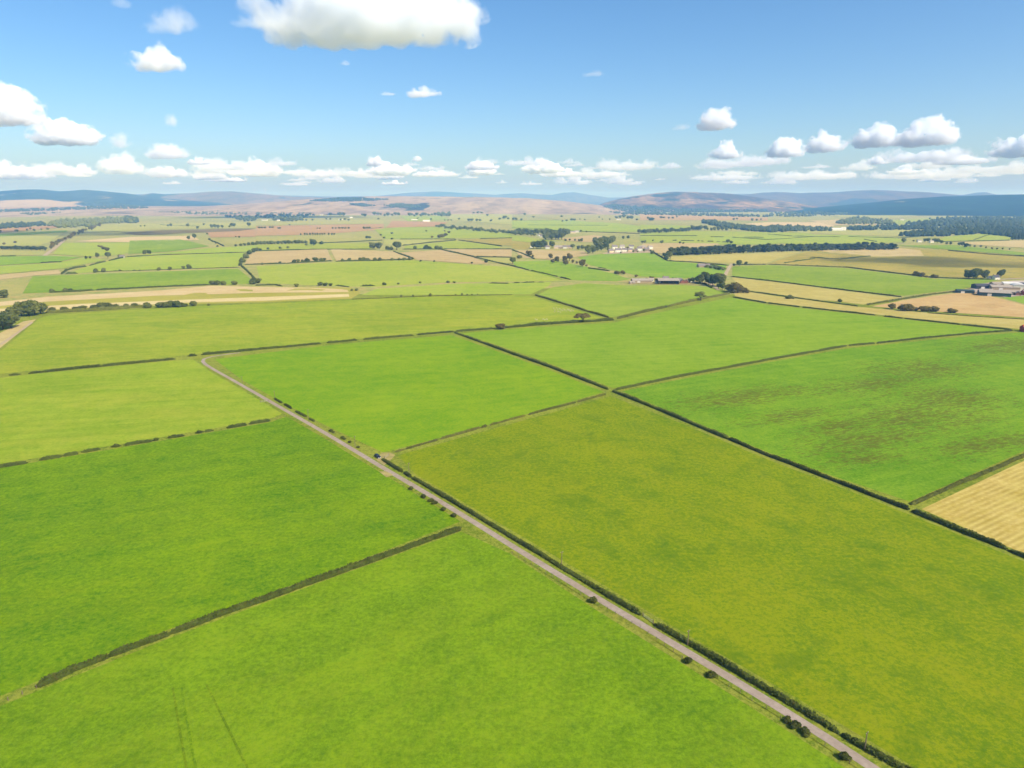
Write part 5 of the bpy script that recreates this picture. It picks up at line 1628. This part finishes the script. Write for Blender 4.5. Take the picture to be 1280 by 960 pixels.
# ----------------------------------------------------------------------------- remesh helper, sheep, clouds
def remeshed(vs, fs, voxel):
    me = bpy.data.meshes.new('lump')
    me.from_pydata([tuple(v) for v in vs], [], fs)
    o = bpy.data.objects.new('lump', me)
    COL.objects.link(o)
    md = o.modifiers.new('r', 'REMESH')
    md.mode = 'VOXEL'
    md.voxel_size = voxel
    dg = bpy.context.evaluated_depsgraph_get()
    out = bpy.data.meshes.new_from_object(o.evaluated_get(dg))
    bpy.data.objects.remove(o)
    bpy.data.meshes.remove(me)
    return out


def ball(vs, fs, c, r, sub=2):
    bm = bmesh.new()
    bmesh.ops.create_icosphere(bm, subdivisions=sub, radius=1.0)
    b = len(vs)
    for v in bm.verts:
        vs.append((c[0] + v.co.x * r[0], c[1] + v.co.y * r[1], c[2] + v.co.z * r[2]))
    bm.verts.index_update()
    fs += [tuple(b + v.index for v in f.verts) for f in bm.faces]
    bm.free()


def sheep_mesh(grazing):
    vs, fs = [], []
    ball(vs, fs, (0, 0, .62), (.56, .27, .29))
    ball(vs, fs, (-.35, 0, .64), (.27, .25, .27))
    ball(vs, fs, (.38, 0, .66), (.25, .22, .26))
    if grazing:
        ball(vs, fs, (.62, 0, .5), (.2, .13, .18))
        ball(vs, fs, (.78, 0, .3), (.1, .085, .17))
    else:
        ball(vs, fs, (.6, 0, .86), (.16, .12, .2))
        ball(vs, fs, (.76, 0, 1.0), (.18, .09, .1))
    mb = MB()
    for x in (-.36, .34):
        for y in (-.14, .14):
            mb.tube((x, y, 0), (x + .02, y, .5), .045, .075, 8)
    for s in (-1, 1):
        c = (.7, .3) if grazing else (.7, 1.04)
        mb.tube((c[0], s * .06, c[1] + .06), (c[0] - .03, s * .2, c[1] + .04), .045, .025, 6)
    n = len(vs)
    vs += mb.v
    fs += [tuple(i + n for i in f) for f in mb.f]
    me = remeshed(vs, fs, .035)
    me.materials.clear()
    me.materials.append(M['fleece'])
    me.polygons.foreach_set('use_smooth', [True] * len(me.polygons))
    return me


SHEEP = [sheep_mesh(True), sheep_mesh(False)]
spots = [(692, 386), (694, 388.5), (695.5, 385.5), (697, 387.5), (698, 390), (699.5, 386.5), (701, 388), (703, 389), (704, 386.8), (706, 388.2), (708, 389.5), (709.5, 387.6), (711.5, 388.6), (713, 389.8), (714.5, 387.8), (716.5, 389.3), (693, 390.4), (700.5, 391),
         (669, 399.6), (671, 400.4), (679, 399.8), (681, 400.6), (683.5, 399.9)]
for i, (x, y) in enumerate(spots):
    o = bpy.data.objects.new('sheep', SHEEP[i % 2])
    o.location = at(x, y)
    o.rotation_euler = (0, 0, random.uniform(0, 6.28))
    o.scale = (1.25, 1.25, 1.25)
    link(o)
    tag(o, ('white sheep grazing in the loose flock beside the thick hedge' if i < 18 else 'white sheep apart from the flock near the spreading hawthorn'), 'sheep', 'flock of sheep by the thick hedge' if i < 18 else 'sheep apart from the flock')


# ----------------------------------------------------------------------------- hills
def hill_mat(name, base, light, dark, forest=None, f_th=0.55, f_sc=0.0007, ang=0.0):
    t = NT(name)
    p = t.pos()
    n1 = t.noise(t.mapping(p, (1, .45, 2.0), ang), 0.0016, 7, 0.68, 0.5)
    n2 = t.noise(t.mapping(p, (1, .35, 1.0), ang, (300, 50, 0)), 0.0065, 6, 0.72, 0.3)
    n5 = t.noise(t.mapping(p, (.5, .25, 1.0), .5, (30, 90, 0)), 0.02, 4, 0.7)
    f1 = t.math('ADD', n1, t.math('MULTIPLY', t.math('SUBTRACT', n5, .5), .35))
    col = t.mix(t.rng(f1, .42, .59), alb(base), alb(light))
    col = t.mix(t.rng(n2, .46, .62, 0, .85), col, alb(dark))
    if forest:
        n3 = t.noise(t.mapping(p, (1, .55, 3.0), 0, (13, 5, 2)), f_sc, 4, .55, .5)
        n4 = t.noise(p, 0.012, 4, 0.7)
        m = t.math('ADD', n3, t.math('MULTIPLY', t.math('SUBTRACT', n4, .5), .10))
        col = t.mix(t.rng(m, f_th, f_th + .02), col, alb(forest))
    return t.surf(col, 0.95, 0.03)


HILL_TREES = {}


def hills(name, sil, D, front, back, mat, label, rough=0.10, seed=0.0, step=3.0, flat=False, pw=1.0):
    """a range of hills: sil is its skyline (x, y) at distance D; it slopes towards us over `front` metres and away over `back`"""
    xs = np.arange(sil[0][0], sil[-1][0] + .1, step)
    sx = [s[0] for s in sil]
    sy = [s[1] for s in sil]
    nr = 34
    vs, fs = [], []
    for x in xs:
        y = np.interp(x, sx, sy)
        dx, dy, dz = ray(x, y)
        hl = math.hypot(dx, dy)
        H = CAM_Z + dz / hl * D
        ux, uy = dx / hl, dy / hl
        for j in range(nr):
            t = j / (nr - 1)
            r = D - front + (front + back) * t
            if r <= D:
                k = (r - (D - front)) / front
            else:
                k = 1 - (r - D) / back
            prof = (k * k * (3 - 2 * k)) ** pw
            wx, wy = ux * r, uy * r
            nz = mnoise.fractal(Vector((wx / 1400 + seed, wy / 1800, seed)), 0.9, 2.1, 5)
            nz2 = mnoise.noise(Vector((wx / 350, wy / 900, seed + 4)))
            z = H * prof * (1 + rough * (nz * (1.4 - prof) + .25 * nz2)) - 3 + 3 * prof
            vs.append((wx, wy, z if prof > 0.001 else -8))
    for i in range(len(xs) - 1):
        for j in range(nr - 1):
            a = i * nr + j
            fs.append((a, a + nr, a + nr + 1, a + 1))
    o = mesh_obj(name, vs, fs, mat, None, None, True)
    if sum(p.normal.z for p in o.data.polygons) < 0:
        o.data.flip_normals()
    HILL_TREES[label] = BVHTree.FromPolygons(vs, fs)
    return tag(o, label, 'hills', None, 'structure')


def on_hill(label):
    bvh = HILL_TREES[label]

    def f(px, py):
        d = Vector(ray(px, py)).normalized()
        hit = bvh.ray_cast(Vector((0, 0, CAM_Z)), d)
        return hit[0] if hit[0] is not None else None
    return f


HM = dict(
    far=hill_mat('far_hills', (94, 86, 74), (120, 106, 85), (67, 70, 61), (58, 74, 58), .62, .0007),
    left=hill_mat('forested_hills', (36, 55, 33), (75, 84, 53), (26, 42, 27), (206, 180, 126), .60, .0008),
    pale=hill_mat('pale_hills', (134, 116, 78), (162, 136, 99), (99, 100, 63), (54, 72, 48), .57, .0010),
    moor=hill_mat('moorland', (184, 160, 130), (212, 188, 152), (152, 127, 99), (62, 64, 48), .60, .0008),
    centre=hill_mat('heather_hill', (87, 64, 50), (190, 155, 109), (40, 39, 30), (36, 50, 36), .56, .0013),
    ridge=hill_mat('heather_ridge', (102, 78, 62), (127, 104, 78), (74, 63, 49), (58, 66, 50), .62, .0010),
    forest=hill_mat('forest_ridge', (18, 42, 40), (38, 66, 50), (8, 28, 30), (170, 160, 110), .615, .0009),
)
hills('hills', [(-120, 244), (0, 241.5), (200, 243), (340, 244), (420, 246), (470, 245), (510, 241), (545, 239.3), (585, 241.5), (620, 243.5), (650, 241.5), (690, 243.5), (705, 241), (718, 240.3), (735, 243.5), (760, 247), (800, 246.5), (850, 243), (930, 242), (1000, 243), (1200, 243.5), (1400, 242)],
      19000, 3500, 3000, HM['far'], 'blue far hills on the skyline behind the moor', .10, 1.3)
hills('hills', [(-160, 243), (-60, 240), (0, 239.5), (25, 237.8), (55, 238), (75, 239.5), (105, 238), (140, 239.8), (160, 242), (176, 244.5), (200, 247), (240, 250), (300, 254)],
      12500, 3600, 2500, HM['left'], 'blue forested hills on the left skyline', .16, 5.1)
hills('hills', [(110, 250), (150, 246.5), (176, 243.5), (190, 241), (205, 242.5), (235, 242), (262, 240.2), (290, 239.8), (310, 241), (335, 242.5), (365, 245.5), (420, 246), (460, 247.5), (520, 252)],
      13500, 3000, 2500, HM['pale'], 'pale rounded hills with wind turbines left of centre', .16, 8.4)
hills('moor', [(-160, 262), (0, 259), (120, 257.5), (250, 258), (320, 254), (370, 249.5), (430, 246.5), (480, 245.3), (540, 245.5), (600, 245.6), (660, 247.5), (705, 251), (745, 256), (790, 262), (830, 264)],
      9000, 3200, 2000, HM['moor'], 'pinkish brown moor rising across the centre', .09, 3.3, pw=.9)
hills('hills', [(735, 262), (755, 253.5), (775, 248.5), (800, 244), (820, 241.5), (845, 239.2), (870, 239), (895, 241.3), (925, 244.5), (960, 249), (1000, 255), (1040, 262)],
      9800, 2600, 2500, HM['centre'], 'purple brown heather hill right of centre', .24, 6.7)
hills('hills', [(850, 254), (890, 247.5), (925, 244), (955, 240.5), (970, 239.8), (1000, 241.5), (1050, 239.6), (1090, 237.8), (1120, 238.6), (1160, 241), (1200, 244.5), (1250, 247), (1320, 250)],
      13500, 3400, 2500, HM['ridge'], 'long heather ridge on the right skyline', .12, 2.2)
hills('hills', [(1185, 246), (1205, 243.5), (1220, 240.5), (1232, 240), (1245, 243), (1270, 246)],
      15500, 1800, 1500, HM['far'], 'small knoll on the skyline at far right', .05, 4.2)
hills('hills', [(980, 263), (1030, 258.5), (1080, 254), (1130, 249), (1180, 245.5), (1230, 244), (1290, 242.8), (1400, 242)],
      8600, 2500, 2500, HM['forest'], 'dark blue conifer covered ridge at the right', .12, 9.9)


MOOR = on_hill('pinkish brown moor rising across the centre')
wood([(385, 251.5), (405, 249), (430, 247.6), (455, 248), (488, 249.5), (470, 251), (440, 251.8), (410, 252)], 420, 1.5, 'long dark patch of crowns high on the central moor', 'conifer', 1.6, fn=MOOR)  # dark patches on the moor, massed from conifer coloured crowns
wood([(436, 255), (452, 254.6), (468, 257.5), (455, 258.4), (444, 257)], 140, 1.5, 'small oval patch of crowns on the central moor', 'conifer', 1.6, fn=MOOR)
wood([(480, 256.6), (500, 254.8), (522, 257), (526, 259.5), (505, 260.5), (488, 258.6)], 220, 1.5, 'dark patch of crowns on the central moor slope', 'conifer', 1.6, fn=MOOR)
wood([(0, 262.5), (60, 261), (100, 259), (150, 257.5), (185, 259), (185, 260.5), (120, 261.5), (50, 264), (0, 265)], 420, 1.7, 'dark strip of forest below the left hills', 'conifer', 1.5, fn=MOOR)
LEFTH = on_hill('blue forested hills on the left skyline')
wood([(100, 254.5), (130, 253), (165, 256), (180, 259), (140, 258), (105, 257)], 160, 1.5, 'dark forest corner under the pale clearing of the left hills', 'conifer', 1.5, fn=LEFTH)
CENT = on_hill('purple brown heather hill right of centre')
wood([(742, 262), (765, 256), (790, 258), (840, 261), (900, 262.5), (960, 262.5), (960, 266), (860, 266), (790, 265.5), (745, 265)], 700, 1.8, 'dark forest round the foot of the heather hill', 'conifer', 1.4, fn=CENT)


# wind turbines
def turbine(px, py, D, hpx, rot, label):
    dx, dy, dz = ray(px, py)
    hl = math.hypot(dx, dy)
    x, y = dx / hl * D, dy / hl * D
    z = CAM_Z + dz / hl * D
    Hh = hpx * D / F
    o = empty('wind_turbine', (x, y, z - 25))
    H = Hh * .68 + 25
    b = MB()
    b.tube((0, 0, 0), (0, 0, H), 3.4, 2.0, 10)
    b.build('tower', M['turbine'], o)
    n = MB()
    n.box((0, 1, H + 1.5), (4, 11, 4))
    n.build('nacelle', M['turbine'], o)
    h = MB()
    h.tube((0, -6.5, H + 1.5), (0, -4.5, H + 1.5), 1.2, 2.2, 10)
    h.build('hub', M['turbine'], o)
    L = Hh * .42
    for k in range(3):
        a = rot + k * 2.094
        d = Vector((math.sin(a), 0, math.cos(a)))
        w = Vector((math.cos(a), 0, -math.sin(a)))
        bl = MB()
        c = Vector((0, -5.4, H + 1.5))
        vs = []
        for t, ww in ((.02, 1.2), (.2, 2.4), (1.0, .6)):
            for s, yy in ((-1, -.3), (1, -.3), (1, .3), (-1, .3)):
                vs.append(c + d * L * t + w * ww * s + Vector((0, yy, 0)))
        fs = [(0, 1, 2, 3), (11, 10, 9, 8)]
        for j in range(2):
            for i in range(4):
                fs.append((j * 4 + i, j * 4 + 4 + i, j * 4 + 4 + (i + 1) % 4, j * 4 + (i + 1) % 4))
        bl.add(vs, fs)
        bl.build('blade', M['turbine'], o)
    tag(o, label, 'wind turbine', 'wind turbines on the skyline')


turbine(22, 238.5, 12500, 6, .3, 'white wind turbine alone on the left forested hills')
turbine(295.5, 240.2, 13500, 6.5, .9, 'leftmost white wind turbine of the skyline trio')
turbine(318.5, 241.5, 13500, 7, .1, 'middle white wind turbine of the skyline trio')
turbine(331.5, 242.5, 13500, 8.5, 1.5, 'tallest white wind turbine right of the skyline trio')


# ----------------------------------------------------------------------------- clouds
def cloud_mat(name, dens, thr=0.40, soft=0.12, col=(.976, .987, 1)):
    t = NT(name)
    v = t.n('ShaderNodeVolumePrincipled')
    v.inputs['Color'].default_value = (*col, 1)
    v.inputs['Density'].default_value = dens
    v.inputs['Anisotropy'].default_value = -0.25
    # ragged inside: the density breaks up into billows and wisps
    co = t.n('ShaderNodeTexCoord')
    tc = co.outputs['Object']
    n = t.noise(tc, 1.0 / 120.0, 6, 0.6, 0.5)
    n2 = t.noise(tc, 1.0 / 420.0, 2, 0.5)
    q = t.math('ADD', n, t.math('MULTIPLY', t.math('SUBTRACT', n2, 0.5), 0.9))
    # thins out from the heart of the cloud to its rim; flatter below than above
    sp = t.n('ShaderNodeSeparateXYZ')
    t.l(co.outputs['Generated'], sp.inputs[0])
    x = t.math('MULTIPLY', t.math('SUBTRACT', sp.outputs[0], .5), 2.0)
    y = t.math('MULTIPLY', t.math('SUBTRACT', sp.outputs[1], .5), 2.0)
    z = t.math('SUBTRACT', sp.outputs[2], .33)
    z = t.math('MAXIMUM', t.math('DIVIDE', z, .67), t.math('DIVIDE', z, -.36))
    rr = t.math('ADD', t.math('ADD', t.math('POWER', t.math('ABSOLUTE', x), 2.4), t.math('MULTIPLY', t.math('MULTIPLY', y, y), .7)), t.math('MULTIPLY', z, z))
    q = t.math('ADD', q, t.math('MULTIPLY', t.math('SUBTRACT', 1.0, rr), 0.42))
    d = t.rng(q, thr, thr + soft, 0.0, dens, True)
    t.l(d, v.inputs['Density'])
    t.l(v.outputs[0], t.out.inputs['Volume'])
    return t.mat


CLM = {'bank': cloud_mat('cloud_bank', .006, .60, .28), 'huge': cloud_mat('cloud_huge', .011, .575, .22, (.962, .98, 1)), 'thick': cloud_mat('cloud_thick', .014, .585, .20), 'soft': cloud_mat('cloud_soft', .016, .60, .22), 'thin': cloud_mat('cloud_thin', .0042, .61, .32), 'wisp': cloud_mat('cloud_wisp', .007, .62, .25)}


def cloud_at(cx, cy, cz, W, Dp, Hh, mat, label, seed, lumps=16, vox=46):
    """a cumulus: puffs piled on a flat base, fused, then roughened"""
    rs = random.Random(seed)
    vs, fs = [], []
    for i in range(lumps):
        t = rs.uniform(-1, 1)
        e = math.sqrt(max(0, 1 - t * t))
        r = Hh * rs.uniform(.24, .42) * (.55 + .45 * e)
        x = t * (W / 2 - r * .6)
        y = rs.uniform(-1, 1) * (Dp / 2 - r * .5) * e * .9
        z = r * .5 + rs.uniform(0, 1) ** 1.2 * max(0, Hh * (.30 + .70 * e ** .7 * (0.55 + .45 * math.sin(t * 5 + seed))) - r * 1.4)
        y += (z - r * .5) * .5
        ball(vs, fs, (x, y, z), (r * rs.uniform(1.0, 1.35), r * rs.uniform(1.0, 1.3), r), 2)
        for _ in range(5):
            a, b = rs.uniform(0, 6.28), rs.uniform(-.1, 1.45)
            q = r * rs.uniform(.3, .55)
            ball(vs, fs, (x + r * 1.05 * math.cos(a) * math.cos(b), y + r * math.sin(a) * math.cos(b), z + r * .92 * math.sin(b)), (q * 1.15, q * 1.1, q), 2)
    # bed that ties the puffs together
    ball(vs, fs, (0, 0, Hh * .16), (W * .42, Dp * .40, Hh * .17), 3)
    me = remeshed(vs, fs, max(W, Hh * 1.5) / (vox * (1.35 if lumps > 20 else 1.0)))
    n = len(me.vertices)
    co = np.empty(n * 3)
    me.vertices.foreach_get('co', co)
    co = co.reshape(-1, 3)
    no = np.empty(n * 3)
    me.vertex_normals.foreach_get('vector', no)
    no = no.reshape(-1, 3)
    S = Hh
    sd = seed * 3.7
    for i in range(n):
        p = Vector(co[i])
        a = mnoise.fractal(p / (S * .42) + Vector((sd, 0, 0)), .8, 2.1, 4)
        b = mnoise.noise(p / (S * .11) + Vector((0, sd, 0)))
        k = .15 * S * a + .05 * S * abs(b)
        co[i] += no[i] * k
        if co[i, 2] < 0:
            co[i, 2] *= .25 if lumps < 30 else .5
    me.vertices.foreach_set('co', co.ravel())
    me.materials.clear()
    me.materials.append(CLM[mat])
    me.polygons.foreach_set('use_smooth', [True] * len(me.polygons))
    me.update()
    o = bpy.data.objects.new('cloud', me)
    o.location = (cx, cy, cz)
    link(o)
    return tag(o, label, 'cloud', 'cumulus clouds')


CSEED = [3]


def cloud(x0, x1, yt, yb, mat, label, alt=1000.0, lumps=16, deep=.75):
    xc = (x0 + x1) / 2
    dx, dy, dz = ray(xc, yb)
    t = (alt - CAM_Z) / dz
    wx, wy = dx * t, dy * t
    dist = math.hypot(wx, wy)
    scale = t / F
    W = (x1 - x0) * scale * 1.02
    el = dz
    Hh = max((yb - yt) * scale * 1.0, W * .12)
    CSEED[0] += 1
    o = cloud_at(wx, wy, alt, W, W * deep, Hh, mat, label, CSEED[0], lumps)
    o.rotation_euler = (0, 0, -math.atan2(wx, wy))
    return o


cloud(318, 596, -58, 50, 'huge', 'huge white cumulus cut by the top edge of the sky', lumps=34, deep=.28)
cloud(285, 345, 12, 36, 'thin', 'thin wisp trailing left of the huge cumulus', lumps=10)
cloud(182, 248, 3, 43, 'thin', 'ragged soft cloud left of the huge cumulus', lumps=14)
cloud(160, 229, 53, 90, 'soft', 'small flat based cumulus below the ragged one')
cloud(136, 170, -8, 12, 'thin', 'scrap of cloud at the top edge', lumps=8)
cloud(-26, 48, 100, 156, 'thick', 'dense bright cumulus at the left edge')
cloud(40, 130, 141, 181, 'soft', 'wide pale cumulus with a bright crown at left')
cloud(136, 161, 163, 186, 'thin', 'puff right of the wide pale cumulus', lumps=9)
cloud(206, 224, 139, 158, 'thin', 'small upright puff at left', lumps=8)
cloud(504, 552, 104, 122, 'soft', 'small lens shaped cloud in the centre sky', lumps=9)
cloud(472, 502, 111, 120, 'wisp', 'faint wisp left of the small lens cloud', lumps=7)
cloud(726, 763, 82, 96, 'thin', 'lone tiny cloud high right of centre', lumps=8)
cloud(424, 441, 72, 82, 'wisp', 'faint tiny wisp below the huge cumulus', lumps=6)
cloud(874, 918, 130, 162, 'soft', 'compact bright puff alone at right of centre', lumps=12)
cloud(840, 862, 149, 163, 'thin', 'little puff left of the compact bright one', lumps=8)
cloud(1062, 1124, 150, 184, 'thick', 'domed cumulus left of the twin peaked cloud', lumps=16)
cloud(1122, 1192, 143, 182, 'thick', 'twin peaked cumulus at the right', lumps=16)
cloud(1006, 1050, 160, 190, 'thick', 'small domed cumulus in the right row', lumps=12)
cloud(960, 1004, 167, 197, 'soft', 'leftmost domed cumulus of the right row', lumps=12)
cloud(1090, 1200, 178, 203, 'bank', 'flat broad cloud under the twin peaked one', lumps=16)
cloud(1226, 1310, 165, 196, 'soft', 'cumulus leaving the right edge', lumps=14)
cloud(1196, 1216, 181, 196, 'thin', 'tiny puff before the right edge cumulus', lumps=8)
cloud(884, 926, 176, 199, 'soft', 'soft cloud starting the right row', lumps=12)
cloud(900, 956, 190, 208, 'thin', 'low soft cloud under the start of the right row', lumps=12)
cloud(652, 712, 195, 217, 'soft', 'low cloud right of the centre', lumps=14)
cloud(735, 832, 192, 213, 'thin', 'long low cloud bank right of centre', lumps=18)
cloud(700, 800, 205, 222, 'thin', 'faint low bank near the horizon right of centre', lumps=16)
cloud(458, 482, 193, 208, 'soft', 'small puff low over the centre hills', lumps=9)
cloud(514, 528, 192, 202, 'soft', 'tiny puff low in the centre sky', lumps=7)
cloud(584, 620, 197, 219, 'soft', 'bright low puff over the centre moor', lumps=12)
cloud(468, 508, 207, 224, 'soft', 'low cloud below the small centre puff', lumps=11)
cloud(520, 580, 205, 221, 'thin', 'low faint cloud left of the bright low puff', lumps=12)
cloud(180, 240, 173, 199, 'bank', 'upper cloud of the low left bank', lumps=14)
cloud(128, 174, 187, 218, 'bank', 'upright cloud in the low left bank', lumps=13)
cloud(182, 236, 199, 222, 'bank', 'lower cloud of the low left bank', lumps=13)
cloud(240, 290, 192, 217, 'thin', 'soft cloud right in the low left bank', lumps=13)
cloud(288, 360, 194, 221, 'bank', 'long cloud ending the low left bank', lumps=16)
cloud(-20, 62, 199, 224, 'bank', 'low cloud at the left edge', lumps=16)
cloud(60, 124, 198, 220, 'thin', 'low cloud between left edge and upright one', lumps=14)
cloud(360, 440, 206, 222, 'thin', 'thin low cloud right of the left bank', lumps=14)
cloud(960, 1080, 205, 225, 'thin', 'faint horizon bank under the right row', lumps=20, alt=900)
cloud(1080, 1230, 203, 224, 'thin', 'faint horizon bank at the right', lumps=22, alt=900)
cloud(1180, 1330, 196, 216, 'thin', 'soft bank below the right edge cumulus', lumps=20, alt=900)
cloud(860, 960, 210, 226, 'thin', 'faint horizon bank above the heather hill', lumps=16, alt=900)

SUN_EL, SUN_AZ = R(45), R(130)     # azimuth clockwise from +Y
SUN = Vector((math.sin(SUN_AZ) * math.cos(SUN_EL), math.cos(SUN_AZ) * math.cos(SUN_EL), math.sin(SUN_EL)))


rb = random.Random(5)
for i in range(84):
    x = rb.choice((rb.uniform(-20, 470), rb.uniform(640, 1300), rb.uniform(840, 1300), rb.uniform(440, 760)))
    yb = rb.uniform(204, 232)
    wpx = rb.uniform(16, 76) * (1.2 - (yb - 204) / 60)
    hp = wpx * rb.uniform(.18, .36)
    o = cloud(x - wpx / 2, x + wpx / 2, yb - hp, yb, 'thin' if i % 6 else 'soft', 'small pale cloud of the low bank along the horizon', 950, 9, .8)
    o['group'] = 'small clouds of the horizon bank'


def shadow_cloud(px, py, W, Dp, Hh, label, seed):
    """a cloud overhead out of view, standing where the shadow seen on the fields puts it"""
    g = at(px, py)
    alt = 980
    k = alt / SUN.z
    cloud_at(g.x + SUN.x * k, g.y + SUN.y * k, alt - Hh * .3, W, Dp, Hh, 'thick', label, seed, 16)


shadow_cloud(1190, 328, 560, 260, 150, 'overhead cloud shading the rough grazing at the right', 71)
shadow_cloud(35, 291, 1500, 620, 170, 'overhead cloud shading the far left pastures', 72)

# ----------------------------------------------------------------------------- haze
mb = MB()
HZ_TOP, HZ_BOT = 420.0, -16.0
mb.box((0, 13500, (HZ_TOP + HZ_BOT) / 2), (50000, 33000, HZ_TOP - HZ_BOT))
t = NT('haze_air')
v = t.n('ShaderNodeVolumePrincipled')
v.inputs['Color'].default_value = (0.23, 0.52, 1.0, 1)
v.inputs['Absorption Color'].default_value = (1, 1, 1, 1)
v.inputs['Density'].default_value = 9.4e-5
v.inputs['Anisotropy'].default_value = 0.0
t.l(v.outputs[0], t.out.inputs['Volume'])
hz = mb.build('haze', t.mat)
tag(hz, 'pale blue haze hanging over the whole landscape', 'haze', None, 'stuff')

# ----------------------------------------------------------------------------- light, sky, camera
w = bpy.data.worlds.new('World')
SC.world = w
w.use_nodes = True
nt = w.node_tree
bg = nt.nodes['Background']
sky = nt.nodes.new('ShaderNodeTexSky')
sky.sky_type = 'NISHITA'
sky.sun_disc = False
sky.sun_elevation = SUN_EL
sky.sun_rotation = SUN_AZ
sky.altitude = 100
sky.air_density = 0.8
sky.dust_density = 1.9
sky.ozone_density = 3.0
hsv = nt.nodes.new('ShaderNodeHueSaturation')
hsv.inputs['Saturation'].default_value = 1.24
hsv.inputs['Value'].default_value = 1.14
nt.links.new(sky.outputs[0], hsv.inputs['Color'])
tint = nt.nodes.new('ShaderNodeMix')
tint.data_type = 'RGBA'
tint.blend_type = 'MULTIPLY'
tint.inputs[0].default_value = 1.0
tint.inputs[7].default_value = (0.99, 1.0, 0.98, 1)
nt.links.new(hsv.outputs[0], tint.inputs[6])
nt.links.new(tint.outputs[2], bg.inputs['Color'])
bg.inputs['Strength'].default_value = 0.12

ld = bpy.data.lights.new('sun', 'SUN')
ld.energy = 4.0
ld.angle = R(0.5)
ld.color = (1.0, 0.965, 0.91)
lo = bpy.data.objects.new('sun', ld)
lo.rotation_euler = (-SUN).to_track_quat('-Z', 'Y').to_euler()
link(lo)

cd = bpy.data.cameras.new('camera')
cd.lens = 36.0 * F / 1280
cd.sensor_width = 36.0
cd.sensor_fit = 'HORIZONTAL'
cd.clip_start = 0.5
cd.clip_end = 120000
co = bpy.data.objects.new('camera', cd)
co.location = (0, 0, CAM_Z)
co.rotation_euler = (math.pi / 2 - PITCH, 0, 0)
link(co)
SC.camera = co

SC.view_settings.view_transform = 'Standard'
SC.view_settings.look = 'None'
SC.view_settings.exposure = 0.5
SC.view_settings.gamma = 1.0
SC.view_settings.use_curve_mapping = False
SC.cycles.max_bounces = 40
SC.cycles.diffuse_bounces = 2
SC.cycles.glossy_bounces = 1
SC.cycles.transmission_bounces = 2
SC.cycles.volume_bounces = 40
SC.cycles.transparent_max_bounces = 8
SC.cycles.use_denoising = True
